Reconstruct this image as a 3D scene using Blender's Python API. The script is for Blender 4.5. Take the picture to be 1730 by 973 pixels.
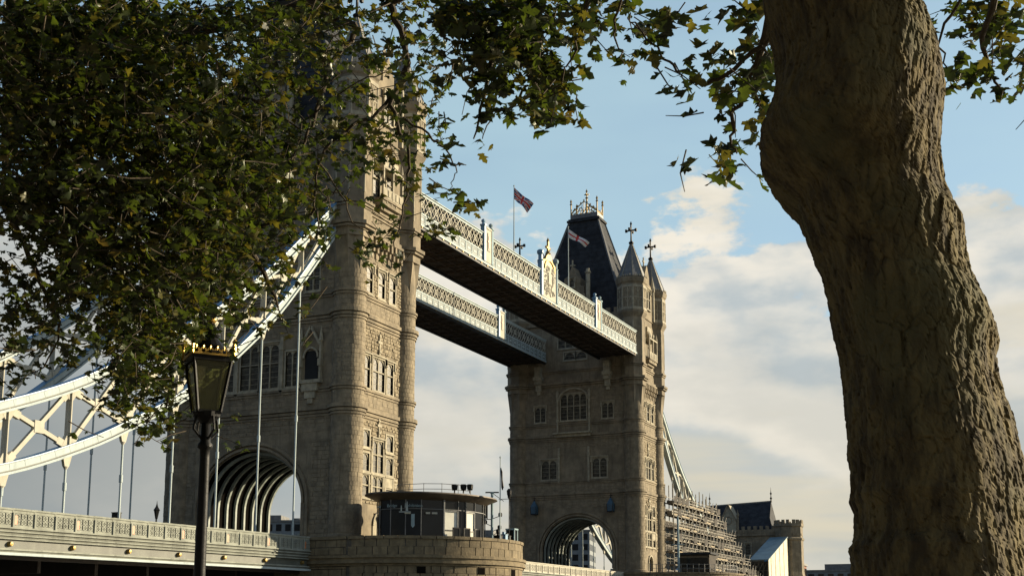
import bpy, math, random
import numpy as np
from mathutils import Vector, Matrix, noise
for o in list(bpy.data.objects): bpy.data.objects.remove(o)
SC=bpy.context.scene; COL=SC.collection
random.seed(7); RNG=np.random.default_rng(7)
R=math.radians
# ------------------------------------------------------------ camera
CAM=Vector((73.454,-103.138,4.0)); YAW,PITCH,ROLL=R(-25.099),R(9.301),R(0.116); FPX=2068.608; PY=714.394; PX=865.314
_fw=Vector((math.sin(YAW)*math.cos(PITCH),math.cos(YAW)*math.cos(PITCH),math.sin(PITCH)))
_r=Vector((math.cos(YAW),-math.sin(YAW),0)); _u=_r.cross(_fw)
_rt=_r*math.cos(ROLL)+_u*math.sin(ROLL); _up=_u*math.cos(ROLL)-_r*math.sin(ROLL)
cd=bpy.data.cameras.new('camera'); cam=bpy.data.objects.new('camera',cd); COL.objects.link(cam); SC.camera=cam
m=Matrix((_rt,_up,-_fw)).transposed().to_4x4(); m.translation=CAM; cam.matrix_world=m
cd.sensor_width=36; cd.lens=36*FPX/1730; cd.shift_y=(PY-486.5)/1730; cd.shift_x=-(PX-865)/1730
cd.clip_start=.1; cd.clip_end=20000
def at(u,v,dist):            # a point of the place at a given distance
    d=_fw+_rt*((u-PX)/FPX)-_up*((v-PY)/FPX); return CAM+d.normalized()*dist
# ------------------------------------------------------------ light
SUN_AZ,SUN_EL=R(45),R(15)
w=bpy.data.worlds.new('World'); SC.world=w; w.use_nodes=True
nt=w.node_tree; nt.nodes.clear()
def N(t,ty,**kw):
    n=t.nodes.new(ty)
    for k,v in kw.items(): setattr(n,k,v)
    return n
out=N(nt,'ShaderNodeOutputWorld'); bg=N(nt,'ShaderNodeBackground'); nt.links.new(bg.outputs[0],out.inputs[0])
sky=N(nt,'ShaderNodeTexSky',sky_type='NISHITA',sun_disc=False,sun_elevation=SUN_EL,sun_rotation=SUN_AZ,air_density=1.0,dust_density=.8,ozone_density=1.6)
tc=N(nt,'ShaderNodeTexCoord'); sep=N(nt,'ShaderNodeSeparateXYZ'); nt.links.new(tc.outputs['Generated'],sep.inputs[0])
def math_(t,op,a,b=None,c=None,clamp=False):
    n=N(t,'ShaderNodeMath',operation=op,use_clamp=clamp)
    for i,x in enumerate((a,b,c)):
        if x is None: continue
        if hasattr(x,'is_output'): t.links.new(x,n.inputs[i])
        else: n.inputs[i].default_value=x
    return n.outputs[0]
def cloudnoise(offset,scale,zs,detail=7,rough=.55):
    mp=N(nt,'ShaderNodeMapping'); mp.inputs['Scale'].default_value=(scale,scale,scale*zs); mp.inputs['Location'].default_value=offset
    nt.links.new(tc.outputs['Generated'],mp.inputs['Vector'])
    no=N(nt,'ShaderNodeTexNoise'); no.inputs['Scale'].default_value=1; no.inputs['Detail'].default_value=detail; no.inputs['Roughness'].default_value=rough
    nt.links.new(mp.outputs[0],no.inputs['Vector']); return no.outputs['Fac']
def smooth(t,x,a,b):
    n=N(t,'ShaderNodeMapRange',interpolation_type='SMOOTHSTEP'); n.inputs['From Min'].default_value=a; n.inputs['From Max'].default_value=b
    t.links.new(x,n.inputs['Value']); return n.outputs['Result']
def mixc(t,f,a,b,blend='MIX'):
    n=N(t,'ShaderNodeMix',data_type='RGBA',blend_type=blend)
    if hasattr(f,'is_output'): t.links.new(f,n.inputs['Factor'])
    else: n.inputs['Factor'].default_value=f
    for k,x in (('A',a),('B',b)):
        s=[i for i in n.inputs if i.name==k and i.type=='RGBA'][0]
        if hasattr(x,'is_output'): t.links.new(x,s)
        else: s.default_value=(*x,1) if len(x)==3 else x
    return [o for o in n.outputs if o.type=='RGBA'][0]
SKY_S=.19
skys=mixc(nt,1.0,sky.outputs[0],(SKY_S,SKY_S,SKY_S),'MULTIPLY')
z=sep.outputs['Z']
sdot=math_(nt,'ADD',math_(nt,'MULTIPLY',sep.outputs['X'],math.sin(SUN_AZ)),math_(nt,'MULTIPLY',sep.outputs['Y'],math.cos(SUN_AZ)))
vf=math_(nt,'MULTIPLY',smooth(nt,z,.80,.30),smooth(nt,sdot,-.45,.3))
veil=mixc(nt,math_(nt,'MULTIPLY',math_(nt,'MULTIPLY',cloudnoise((3,1,2),2.2,3,4),1.25),vf),skys,(.52,.73,.80))
n1=cloudnoise((7.7,3.1,.9),5.2,2.1,9,.56)
n2=cloudnoise((7.7-.10,3.1-.12,.9-.30),5.2,2.1,5,.5)
# the cloud bank fills the lower sky and ends in cumulus heads about 17 degrees up
cov=math_(nt,'ADD',math_(nt,'MULTIPLY',math_(nt,'SUBTRACT',.310,z),5.2),math_(nt,'MULTIPLY',math_(nt,'SUBTRACT',n1,.485),4.2))
cmask=smooth(nt,cov,-.04,.13)
lit=smooth(nt,math_(nt,'SUBTRACT',n1,n2),-.13,.09)
deep=smooth(nt,math_(nt,'ADD',cov,math_(nt,'MULTIPLY',math_(nt,'SUBTRACT',cloudnoise((7,4,1),3.1,3.6,5),.5),2.2)),.15,1.35)
ccol=mixc(nt,lit,(.54,.60,.62),(.98,.92,.80))
ccol=mixc(nt,math_(nt,'MULTIPLY',deep,.42),ccol,(.38,.43,.44))
# streaks of warm light between cloud layers low over the river, stronger towards the sun side
warm=smooth(nt,cloudnoise((2,9,4),2.4,7.5,4),.46,.64)
side=smooth(nt,math_(nt,'ADD',math_(nt,'MULTIPLY',sep.outputs['X'],math.sin(SUN_AZ)),math_(nt,'MULTIPLY',sep.outputs['Y'],math.cos(SUN_AZ))),-.10,.55)
low=smooth(nt,z,.24,.02)
ccol=mixc(nt,math_(nt,'MULTIPLY',math_(nt,'MULTIPLY',math_(nt,'ADD',math_(nt,'MULTIPLY',warm,.7),math_(nt,'MULTIPLY',low,.45)),side),.95,clamp=True),ccol,(.76,.70,.55))
away=smooth(nt,math_(nt,'ADD',math_(nt,'MULTIPLY',sep.outputs['X'],math.sin(SUN_AZ)),math_(nt,'MULTIPLY',sep.outputs['Y'],math.cos(SUN_AZ))),.10,-.75)
dl=math_(nt,'MULTIPLY',smooth(nt,sdot,.34,-.06),smooth(nt,z,.33,.14))
ccol=mixc(nt,math_(nt,'MULTIPLY',dl,.8),ccol,(.285,.325,.335))
ccol=mixc(nt,math_(nt,'MULTIPLY',away,.85),ccol,(.10,.12,.135))
nt.links.new(mixc(nt,cmask,veil,ccol),bg.inputs[0]); bg.inputs[1].default_value=.47
sd=bpy.data.lights.new('sun','SUN'); sd.energy=5.0; sd.angle=R(.5); sd.color=(1,.85,.60)
so=bpy.data.objects.new('sun',sd); COL.objects.link(so)
SD=Vector((math.sin(SUN_AZ)*math.cos(SUN_EL),math.cos(SUN_AZ)*math.cos(SUN_EL),math.sin(SUN_EL)))
so.rotation_euler=SD.to_track_quat('Z','Y').to_euler(); so.location=(60,60,90)
SC.view_settings.view_transform='Standard'; SC.view_settings.look='None'; SC.view_settings.gamma=1; SC.view_settings.exposure=1.0
SC.view_settings.use_curve_mapping=False
SC.render.engine='CYCLES'
# ------------------------------------------------------------ materials
def mat(name,col,rough=.8,metal=0,var=.25,scale=1.0,bump=.3,bscale=8,tint=None,streak=0,spec=.5,objvar=0):
    m=bpy.data.materials.new(name); m.use_nodes=True; t=m.node_tree; p=t.nodes['Principled BSDF']
    p.inputs['Roughness'].default_value=rough; p.inputs['Metallic'].default_value=metal; p.inputs['Specular IOR Level'].default_value=spec
    g=N(t,'ShaderNodeNewGeometry')
    no=N(t,'ShaderNodeTexNoise'); no.inputs['Scale'].default_value=scale; no.inputs['Detail'].default_value=6; no.inputs['Roughness'].default_value=.62
    t.links.new(g.outputs['Position'],no.inputs['Vector'])
    tint=tint or tuple(c*(1-var) for c in col)
    f=smooth(t,no.outputs['Fac'],.33,.68)
    c=mixc(t,f,tint,tuple(min(1,c*(1+var*.5)) for c in col))
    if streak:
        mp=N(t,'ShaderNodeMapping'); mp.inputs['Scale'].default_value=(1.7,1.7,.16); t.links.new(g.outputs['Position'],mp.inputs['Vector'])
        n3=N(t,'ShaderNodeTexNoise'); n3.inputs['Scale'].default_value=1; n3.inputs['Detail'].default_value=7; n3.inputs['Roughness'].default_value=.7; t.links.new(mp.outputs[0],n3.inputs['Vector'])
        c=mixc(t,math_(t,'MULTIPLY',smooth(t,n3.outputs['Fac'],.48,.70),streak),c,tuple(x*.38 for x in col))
    if objvar:
        oi=N(t,'ShaderNodeObjectInfo')
        c=mixc(t,math_(t,'MULTIPLY',oi.outputs['Random'],objvar),c,tuple(x*.55 for x in col))
    t.links.new(c,p.inputs['Base Color'])
    if bump:
        n4=N(t,'ShaderNodeTexNoise'); n4.inputs['Scale'].default_value=bscale; n4.inputs['Detail'].default_value=8; n4.inputs['Roughness'].default_value=.65
        t.links.new(g.outputs['Position'],n4.inputs['Vector'])
        b=N(t,'ShaderNodeBump'); b.inputs['Strength'].default_value=bump; b.inputs['Distance'].default_value=.05
        t.links.new(n4.outputs['Fac'],b.inputs['Height']); t.links.new(b.outputs[0],p.inputs['Normal'])
    return m
M=dict(
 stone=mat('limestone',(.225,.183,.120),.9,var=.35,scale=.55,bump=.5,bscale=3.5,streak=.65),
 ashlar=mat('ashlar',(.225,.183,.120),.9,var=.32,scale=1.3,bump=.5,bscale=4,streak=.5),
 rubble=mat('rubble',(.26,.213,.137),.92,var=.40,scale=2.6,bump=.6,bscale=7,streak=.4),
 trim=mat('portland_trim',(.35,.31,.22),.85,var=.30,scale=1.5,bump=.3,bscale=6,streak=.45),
 pier=mat('granite_block',(.20,.155,.088),.9,var=.35,scale=1.6,bump=.6,bscale=5,streak=.45,objvar=.45),
 joint=mat('mortar',(.10,.088,.07),.95,var=.3,scale=2,bump=.3),
 wglass=mat('leaded_glass',(.075,.066,.048),.38,var=.6,scale=2.2,bump=.35,bscale=5,spec=.16),
 glass=mat('dark_glass',(.012,.013,.014),.14,var=.3,scale=.6,bump=.12,bscale=1.5,spec=.22),
 slate=mat('slate_roof',(.034,.036,.040),.8,spec=.2,var=.4,scale=.9,bump=.4,bscale=5,streak=.3),
 lead=mat('lead_grey',(.15,.148,.14),.55,var=.3,scale=1,bump=.2,streak=.4),
 lanblue=mat('lantern_blue',(.035,.085,.13),.5,var=.2,scale=2,bump=.05),
 toe=mat('pale_timber',(.30,.235,.14),.8,var=.35,scale=2,bump=.2),
 white=mat('white_paint',(.42,.475,.465),.8,spec=.15,var=.10,scale=.8,bump=.08,bscale=6,streak=.32),
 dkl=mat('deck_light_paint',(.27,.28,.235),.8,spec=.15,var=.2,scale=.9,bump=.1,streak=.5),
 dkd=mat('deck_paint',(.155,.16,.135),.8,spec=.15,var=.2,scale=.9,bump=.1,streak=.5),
 shade_black=mat('painted_shade_black',(.008,.007,.006),1,var=.1,bump=0,spec=0),  # near-black colour standing in for shade inside openings
 cream=mat('cream_paint',(.45,.425,.345),.8,spec=.15,var=.10,scale=.9,bump=.08,bscale=6,streak=.28),
 blue=mat('blue_paint',(.14,.27,.40),.4,var=.18,scale=.8,bump=.08,streak=.35),
 rib=mat('vault_rib_paint',(.27,.30,.265),.6,var=.3,scale=1,bump=.1,streak=.4),
 panelw=mat('panel_white',(.72,.70,.60),.8,spec=.15,var=.08,scale=1,bump=.03),
 paleblue=mat('pale_blue_paint',(.27,.36,.385),.8,spec=.15,var=.14,scale=.9,bump=.08,streak=.35),
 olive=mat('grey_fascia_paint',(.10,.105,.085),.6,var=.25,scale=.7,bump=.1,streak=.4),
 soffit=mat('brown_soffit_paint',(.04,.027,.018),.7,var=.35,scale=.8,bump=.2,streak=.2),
 lgold=mat('lamp_gilding',(.60,.38,.09),.35,metal=.6,var=.2,scale=9,bump=.1,bscale=20),
 gold=mat('gilding',(.27,.18,.05),.45,metal=.55,var=.25,scale=5,bump=.15,bscale=12),
 red=mat('red_paint',(.62,.16,.07),.5,var=.2,scale=3,bump=.05),
 orange=mat('orange_shield',(.50,.19,.08),.5,var=.2,scale=3,bump=.05),
 iron=mat('black_iron',(.008,.008,.008),.5,var=.3,scale=4,bump=.15,bscale=10,spec=.18),
 steel=mat('galvanised_tube',(.19,.175,.145),.45,metal=.4,var=.25,scale=2,bump=.1),
 board=mat('scaffold_board',(.12,.085,.05),.85,var=.35,scale=1.6,bump=.3),
 tarp=mat('blue_grey_tarpaulin',(.13,.20,.225),.55,var=.2,scale=.5,bump=.4,bscale=1.2),
 sheet=mat('cream_sheeting',(.55,.50,.36),.7,var=.22,scale=.7,bump=.8,bscale=1.0,streak=.35),
 netting=mat('dark_netting',(.04,.032,.024),.9,var=.3,scale=1.2,bump=.3),
 road=mat('asphalt',(.05,.05,.05),.9,var=.25,scale=1,bump=.3),
 paving=mat('paving',(.12,.11,.095),.9,var=.25,scale=.8,bump=.3),
 water=mat('river_water',(.045,.055,.045),.12,var=.3,scale=.05,bump=.6,bscale=.8),
 land=mat('far_land',(.09,.095,.07),.95,var=.3,scale=.02,bump=.1),
 bld=mat('office_stone',(.34,.31,.27),.85,var=.2,scale=.3,bump=.1),
 bldg=mat('office_grey',(.17,.19,.20),.7,var=.2,scale=.3,bump=.1),
 red_brick=mat('red_brick_wall',(.22,.085,.05),.85,var=.25,scale=1,bump=.2),
 fl_red=mat('flag_red',(.55,.05,.04),.8,var=.1,scale=2,bump=.1),
 fl_white=mat('flag_white',(.72,.68,.64),.8,var=.1,scale=2,bump=.1),
 fl_blue=mat('flag_blue',(.03,.05,.16),.8,var=.1,scale=2,bump=.1),
 roofing=mat('kiosk_roofing',(.12,.09,.06),.5,metal=.3,var=.25,scale=1,bump=.1),
 twig=mat('twig_bark',(.07,.052,.03),.9,var=.35,scale=9,bump=.4,bscale=30),
)
# lantern glass: real see-through pane with a slight green-brown cast
lg=bpy.data.materials.new('lantern_glass'); lg.use_nodes=True; t=lg.node_tree; t.nodes.clear()
o_=N(t,'ShaderNodeOutputMaterial'); mx=N(t,'ShaderNodeMixShader'); mx.inputs[0].default_value=.42
tr=N(t,'ShaderNodeBsdfTransparent'); tr.inputs[0].default_value=(.75,.75,.55,1)
pr=N(t,'ShaderNodeBsdfPrincipled'); pr.inputs['Base Color'].default_value=(.16,.155,.09,1); pr.inputs['Roughness'].default_value=.25
t.links.new(tr.outputs[0],mx.inputs[1]); t.links.new(pr.outputs[0],mx.inputs[2]); t.links.new(mx.outputs[0],o_.inputs[0]); M['lantern']=lg
def leafmat(name,dif,tra):
    m=bpy.data.materials.new(name); m.use_nodes=True; t=m.node_tree; t.nodes.clear()
    o=N(t,'ShaderNodeOutputMaterial'); g=N(t,'ShaderNodeNewGeometry')
    no=N(t,'ShaderNodeTexNoise'); no.inputs['Scale'].default_value=7; no.inputs['Detail'].default_value=4; t.links.new(g.outputs['Position'],no.inputs['Vector'])
    f=smooth(t,no.outputs['Fac'],.35,.66)
    d=N(t,'ShaderNodeBsdfDiffuse'); t.links.new(mixc(t,f,tuple(x*.6 for x in dif),dif),d.inputs[0])
    r=N(t,'ShaderNodeBsdfTranslucent'); t.links.new(mixc(t,f,tuple(x*.6 for x in tra),tra),r.inputs[0])
    gl=N(t,'ShaderNodeBsdfGlossy'); gl.inputs['Roughness'].default_value=.42; gl.inputs[0].default_value=(.8,.8,.75,1)
    a=N(t,'ShaderNodeMixShader'); a.inputs[0].default_value=.38; t.links.new(d.outputs[0],a.inputs[1]); t.links.new(r.outputs[0],a.inputs[2])
    b=N(t,'ShaderNodeMixShader'); b.inputs[0].default_value=.05; t.links.new(a.outputs[0],b.inputs[1]); t.links.new(gl.outputs[0],b.inputs[2])
    t.links.new(b.outputs[0],o.inputs[0]); return m
LEAFM=[leafmat('leaf_green',(.050,.070,.012),(.085,.120,.010)),leafmat('leaf_olive',(.095,.088,.016),(.16,.14,.014)),leafmat('leaf_autumn',(.13,.10,.02),(.17,.12,.015)),leafmat('leaf_dark',(.022,.032,.010),(.025,.038,.006))]
# bark
bk=bpy.data.materials.new('plane_bark'); bk.use_nodes=True; t=bk.node_tree; p=t.nodes['Principled BSDF']; p.inputs['Roughness'].default_value=.92; p.inputs['Specular IOR Level'].default_value=.2
g=N(t,'ShaderNodeNewGeometry'); mp=N(t,'ShaderNodeMapping'); mp.inputs['Scale'].default_value=(9,9,3.2); t.links.new(g.outputs['Position'],mp.inputs['Vector'])
n_=N(t,'ShaderNodeTexNoise'); n_.inputs['Scale'].default_value=1.2; n_.inputs['Detail'].default_value=8; n_.inputs['Roughness'].default_value=.65; t.links.new(mp.outputs[0],n_.inputs['Vector'])
c=mixc(t,smooth(t,n_.outputs['Fac'],.36,.66),(.060,.047,.027),(.165,.128,.056))
n2_=N(t,'ShaderNodeTexNoise'); n2_.inputs['Scale'].default_value=1.7; n2_.inputs['Detail'].default_value=3; t.links.new(g.outputs['Position'],n2_.inputs['Vector'])
c=mixc(t,math_(t,'MULTIPLY',smooth(t,n2_.outputs['Fac'],.5,.68),.6),c,(.105,.10,.05))
t.links.new(c,p.inputs['Base Color'])
b=N(t,'ShaderNodeBump'); b.inputs['Strength'].default_value=.55; b.inputs['Distance'].default_value=.02; n5=N(t,'ShaderNodeTexNoise'); n5.inputs['Scale'].default_value=3; n5.inputs['Detail'].default_value=9; n5.inputs['Roughness'].default_value=.7
t.links.new(mp.outputs[0],n5.inputs['Vector']); t.links.new(n5.outputs['Fac'],b.inputs['Height']); t.links.new(b.outputs[0],p.inputs['Normal']); M['bark']=bk
# ------------------------------------------------------------ geometry helpers
class G:
    def __init__(s): s.v=[]; s.f=[]; s.m=[]; s.cur=0
    def face(s,pts):
        i=len(s.v); s.v+= [tuple(p) for p in pts]; s.f.append(tuple(range(i,i+len(pts)))); s.m.append(s.cur)
    def hexa(s,p):      # 8 corners: bottom ring 0-3, top ring 4-7
        i=len(s.v); s.v+=[tuple(q) for q in p]
        for a in ((3,2,1,0),(4,5,6,7),(0,1,5,4),(1,2,6,5),(2,3,7,6),(3,0,4,7)): s.f.append(tuple(i+k for k in a)); s.m.append(s.cur)
    def box(s,x0,x1,y0,y1,z0,z1): s.hexa([(x0,y0,z0),(x1,y0,z0),(x1,y1,z0),(x0,y1,z0),(x0,y0,z1),(x1,y0,z1),(x1,y1,z1),(x0,y1,z1)])
    def fb(s,F,s0,s1,z0,z1,o0,o1): s.hexa([F(s0,z0,o0),F(s1,z0,o0),F(s1,z0,o1),F(s0,z0,o1),F(s0,z1,o0),F(s1,z1,o0),F(s1,z1,o1),F(s0,z1,o1)])
    def bar(s,p,q,w,h=None,up=(0,0,1)):
        p=Vector(p); q=Vector(q); d=(q-p)
        if d.length<1e-6: return
        d.normalize(); up=Vector(up)
        a=d.cross(up)
        if a.length<1e-3: a=d.cross(Vector((1,0,0)))
        a.normalize(); b=a.cross(d); a=a*(w/2); b=b*((h or w)/2)
        s.hexa([p-a-b,p+a-b,p+a+b,p-a+b,q-a-b,q+a-b,q+a+b,q-a+b])
    def tube(s,pts,rad,n=8,cap=True):
        pts=[Vector(p) for p in pts]; base=len(s.v); prev=None
        for k,p in enumerate(pts):
            d=(pts[min(k+1,len(pts)-1)]-pts[max(k-1,0)]).normalized()
            if prev is None: a=d.cross(Vector((0,0,1)) if abs(d.z)<.9 else Vector((1,0,0)))
            else: a=prev-d*prev.dot(d)
            a.normalize(); prev=a; b=d.cross(a); r=rad[k] if isinstance(rad,(list,tuple)) else rad
            for j in range(n):
                th=2*math.pi*j/n; s.v.append(tuple(p+(a*math.cos(th)+b*math.sin(th))*r))
        for k in range(len(pts)-1):
            for j in range(n):
                i0=base+k*n+j; i1=base+k*n+(j+1)%n; s.f.append((i0,i1,i1+n,i0+n)); s.m.append(s.cur)
        if cap:
            s.f.append(tuple(base+j for j in range(n))[::-1]); s.m.append(s.cur)
            e=base+(len(pts)-1)*n; s.f.append(tuple(e+j for j in range(n))); s.m.append(s.cur)
    def lathe(s,cx,cy,prof,n=24,ph=0,sx=1,sy=1,a0=0,a1=2*math.pi,cap=True):
        base=len(s.v); full=abs(a1-a0-2*math.pi)<1e-6; cnt=n if full else n+1
        for r,z in prof:
            for j in range(cnt):
                th=ph+a0+(a1-a0)*j/n; s.v.append((cx+r*sx*math.cos(th),cy+r*sy*math.sin(th),z))
        for k in range(len(prof)-1):
            for j in range(n):
                i0=base+k*cnt+j; i1=base+k*cnt+(j+1)%cnt; s.f.append((i0,i1,i1+cnt,i0+cnt)); s.m.append(s.cur)
        if cap and full:
            s.f.append(tuple(base+j for j in range(cnt))[::-1]); s.m.append(s.cur)
            e=base+(len(prof)-1)*cnt; s.f.append(tuple(e+j for j in range(cnt))); s.m.append(s.cur)
    def ring(s,cx,cy,r0,r1,z0,z1,n=24,ph=0,sx=1,sy=1): s.lathe(cx,cy,[(r0,z0),(r1,z0),(r1,z1),(r0,z1),(r0,z0)],n,ph,sx,sy,cap=False)
    def mesh(s,name,mats,smooth=False):
        me=bpy.data.meshes.new(name); me.from_pydata(s.v,[],s.f)
        for mm in (mats if isinstance(mats,(list,tuple)) else [mats]): me.materials.append(mm)
        if isinstance(mats,(list,tuple)) and len(mats)>1: me.polygons.foreach_set('material_index',s.m)
        if smooth: me.polygons.foreach_set('use_smooth',[True]*len(me.polygons))
        me.update(); return me
def put(name,me,parent=None,loc=None,rot=None,**tags):
    o=bpy.data.objects.new(name,me); COL.objects.link(o)
    if parent is not None: o.parent=parent
    if loc is not None: o.location=loc
    if rot is not None: o.rotation_euler=rot
    for k,v in tags.items(): o[k]=v
    return o
def obj(name,g,mats,parent=None,smooth=False,**tags): return put(name,g.mesh(name,mats,smooth),parent,**tags)
def thing(name,label,cat,loc=(0,0,0),group=None,rz=0):
    o=bpy.data.objects.new(name,None); COL.objects.link(o); o.location=loc; o.rotation_euler=(0,0,rz); o['label']=label; o['category']=cat
    if group: o['group']=group
    return o
def tag(o,label,cat,group=None):
    o['label']=label; o['category']=cat
    if group: o['group']=group
    return o
def kids(o): return [c for c in bpy.data.objects if c.parent==o]
def copytree(o,parent=None):
    ch={}
    for c in bpy.data.objects:
        if c.parent: ch.setdefault(c.parent.name,[]).append(c)
    def rec(x,par):
        c=x.copy(); COL.objects.link(c); c.parent=par
        for k in ch.get(x.name,[]): rec(k,c)
        return c
    return rec(o,parent)
def F_(ox,oy,sx,sy,nx,ny): return lambda s,z,o=0:(ox+sx*s+nx*o,oy+sy*s+ny*o,z)
# ------------------------------------------------------------ the setting
g=G(); g.box(-2500,2500,-84,210,-.6,0); obj('river',g,M['water'],kind='structure')
g=G(); g.box(-2500,2500,-6000,-84.004,-8,2.4); obj('riverside_promenade',g,M['paving'],kind='structure')
g=G(); g.box(-6000,6000,210.004,9000,-8,2.0); obj('far_bank_ground',g,M['land'],kind='structure')
g=G(); g.box(20,190,-141,-139,2.4,11.5)  # unseen wall added to keep low sky light off the foreground
for k in range(60): g.box(20.5+k*2.8,22+k*2.8,-139.7,-139.0,11.5,12.6)
g.box(20,190,-139.05,-138.8,10.9,11.2)
for x in (60,118): g.lathe(x,-139,[(4.6,2.3),(4.4,14.0)],20); g.lathe(x,-139,[(4.6,14.0),(4.6,14.8)],20)
fw_=obj('sky_block_wall',g,M['stone']); fw_['label']='unseen battlemented stone wall added behind the viewpoint to block low sky light'; fw_['category']='wall'
L=82.6; X0,Y0,RT,DW=9.92,4.85,1.565,.78
XW=X0+DW; YN=Y0+DW
# ------------------------------------------------------------ bridge tower
FN=F_(0,-YN,1,0,0,-1); FS=F_(0,YN,-1,0,0,1); FW=F_(XW,0,0,1,1,0); FE=F_(-XW,0,0,-1,-1,0)
def wall(g,F,s0,s1,z0,z1,holes,dep=.5):
    S=sorted({s0,s1,*[h[0] for h in holes],*[h[1] for h in holes]}); Z=sorted({z0,z1,*[h[2] for h in holes],*[h[3] for h in holes]})
    S=[a for a in S if s0<=a<=s1]; Z=[a for a in Z if z0<=a<=z1]
    for j in range(len(Z)-1):
        run=None
        for i in range(len(S)):
            solid=i<len(S)-1 and not any(h[0]<(S[i]+S[i+1])/2<h[1] and h[2]<(Z[j]+Z[j+1])/2<h[3] for h in holes)
            if solid and run is None: run=S[i]
            if not solid and run is not None:
                g.face([F(run,Z[j]),F(S[i],Z[j]),F(S[i],Z[j+1]),F(run,Z[j+1])]); run=None
    for h in holes:
        a,b,c,d=h[:4]
        g.face([F(a,c),F(b,c),F(b,c,-dep),F(a,c,-dep)]); g.face([F(a,d),F(b,d),F(b,d,-dep),F(a,d,-dep)])
        g.face([F(a,c),F(a,d),F(a,d,-dep),F(a,c,-dep)]); g.face([F(b,c),F(b,d),F(b,d,-dep),F(b,c,-dep)])
def window(par,F,a,b,c,d,lights=1,transom=None,arch=False,hood=True,mt='trim',fw=.16):
    g=G()
    for q in ((a-fw,a,c-fw,d+fw),(b,b+fw,c-fw,d+fw),(a,b,d,d+fw),(a,b,c-fw,c)): g.fb(F,*q,-.3,.07)
    g.fb(F,a-fw-.08,b+fw+.08,c-fw-.14,c-fw,-.1,.16)
    for k in range(1,lights):
        s=a+(b-a)*k/lights; g.fb(F,s-.06,s+.06,c,d,-.14,.0)
    zt=transom if transom else None
    if zt: g.fb(F,a,b,zt-.06,zt+.06,-.14,.01)
    # cusped heads of the lights
    lw=(b-a)/lights
    for k in range(lights):
        s0=a+lw*k+.05; s1=s0+lw-.1; r=(s1-s0)/2; cs=(s0+s1)/2; zc=d-r-.02
        for tt in range(6):
            t0=math.pi*tt/6; t1=math.pi*(tt+1)/6
            g.bar(F(cs+r*math.cos(t0),zc+r*math.sin(t0),-.08),F(cs+r*math.cos(t1),zc+r*math.sin(t1),-.08),.07,.10)
        for sx in (-1,1):
            g.face([F(cs+sx*r,d,-.08),F(cs+sx*r,zc,-.08),F(cs+sx*r*.87,zc+r*.5,-.08),F(cs+sx*r*.5,zc+r*.87,-.08),F(cs,d-.02,-.08),F(cs,d,-.08)])
    if hood:
        g.fb(F,a-fw-.14,b+fw+.14,d+fw,d+fw+.13,-.05,.22)
        for s in (a-fw-.14,b+fw+.02): g.fb(F,s,s+.12,d-.45,d+fw,-.05,.18); g.fb(F,s-.04,s+.16,d-.62,d-.45,-.05,.2)
    nb=max(2,int((d-c)/.55))
    for q in range(1,nb):
        zz=c+(d-c)*q/nb; g.fb(F,a,b,zz-.016,zz+.016,-.14,-.10)
    w=obj('window',g,M[mt],par)
    for k in range(lights):
        g=G(); g.fb(F,a+lw*k+.02,a+lw*(k+1)-.02,c+.01,d-.01,-.18,-.13); obj('pane',g,M['wglass'],w)
    return w
def cross_relief(par,F,s,z0,z1):
    g=G(); zm=z0+(z1-z0)*.62
    g.fb(F,s-.10,s+.10,z0,z1,-.02,.16); g.fb(F,s-.38,s+.38,zm-.13,zm+.13,-.02,.2); g.fb(F,s-.18,s+.18,z0+.35,z0+.6,-.02,.24); g.fb(F,s-.14,s+.14,z1-.35,z1-.2,-.02,.22)
    obj('carved_cross',g,M['trim'],par)
def facing(name,par,F,s0,s1,z0,z1,holes,ch,bl,mt,prow=.03,rough=0,seed=1,kind='stuff'):
    rnd=random.Random(seed); g=G(); z=z0
    while z<z1-.12:
        h=min(ch*(1+rough*rnd.uniform(-.3,.35)),z1-z)
        if z1-(z+h)<.14: h=z1-z
        s=s0-bl*rnd.random()
        while s<s1-.02:
            l=bl*(1+rnd.uniform(-.25,.3)*(1+rough)); a=max(s,s0); b=min(s+l,s1); s+=l
            if b-a<.1: continue
            gp=.018
            segs=[(a+gp,b-gp)]
            for q in holes:
                if z+h>q[2]-.34 and z<q[3]+.34:
                    ns=[]
                    for (c,d) in segs:
                        if d<q[0]-.2 or c>q[1]+.2: ns.append((c,d)); continue
                        if c<q[0]-.2: ns.append((c,q[0]-.2))
                        if d>q[1]+.2: ns.append((q[1]+.2,d))
                    segs=ns
            for c,d in segs:
                if d-c<.08: continue
                o=prow*(.35+rnd.random())*(1+rough)
                bv=.02+.02*rough
                p=[F(c,z+gp,-.02),F(d,z+gp,-.02),F(d,z+h-gp,-.02),F(c,z+h-gp,-.02),F(c+bv,z+gp+bv,o),F(d-bv,z+gp+bv,o*(1+rough*rnd.uniform(-.6,.6))),F(d-bv,z+h-gp-bv,o*(1+rough*rnd.uniform(-.6,.6))),F(c+bv,z+h-gp-bv,o)]
                i=len(g.v); g.v+=p
                for fa in ((4,5,6,7),(0,1,5,4),(1,2,6,5),(2,3,7,6),(3,0,4,7)): g.f.append(tuple(i+k for k in fa)); g.m.append(0)
        z+=h
    o=obj(name,g,M[mt],par)
    if kind: o['kind']=kind
    return o
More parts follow.
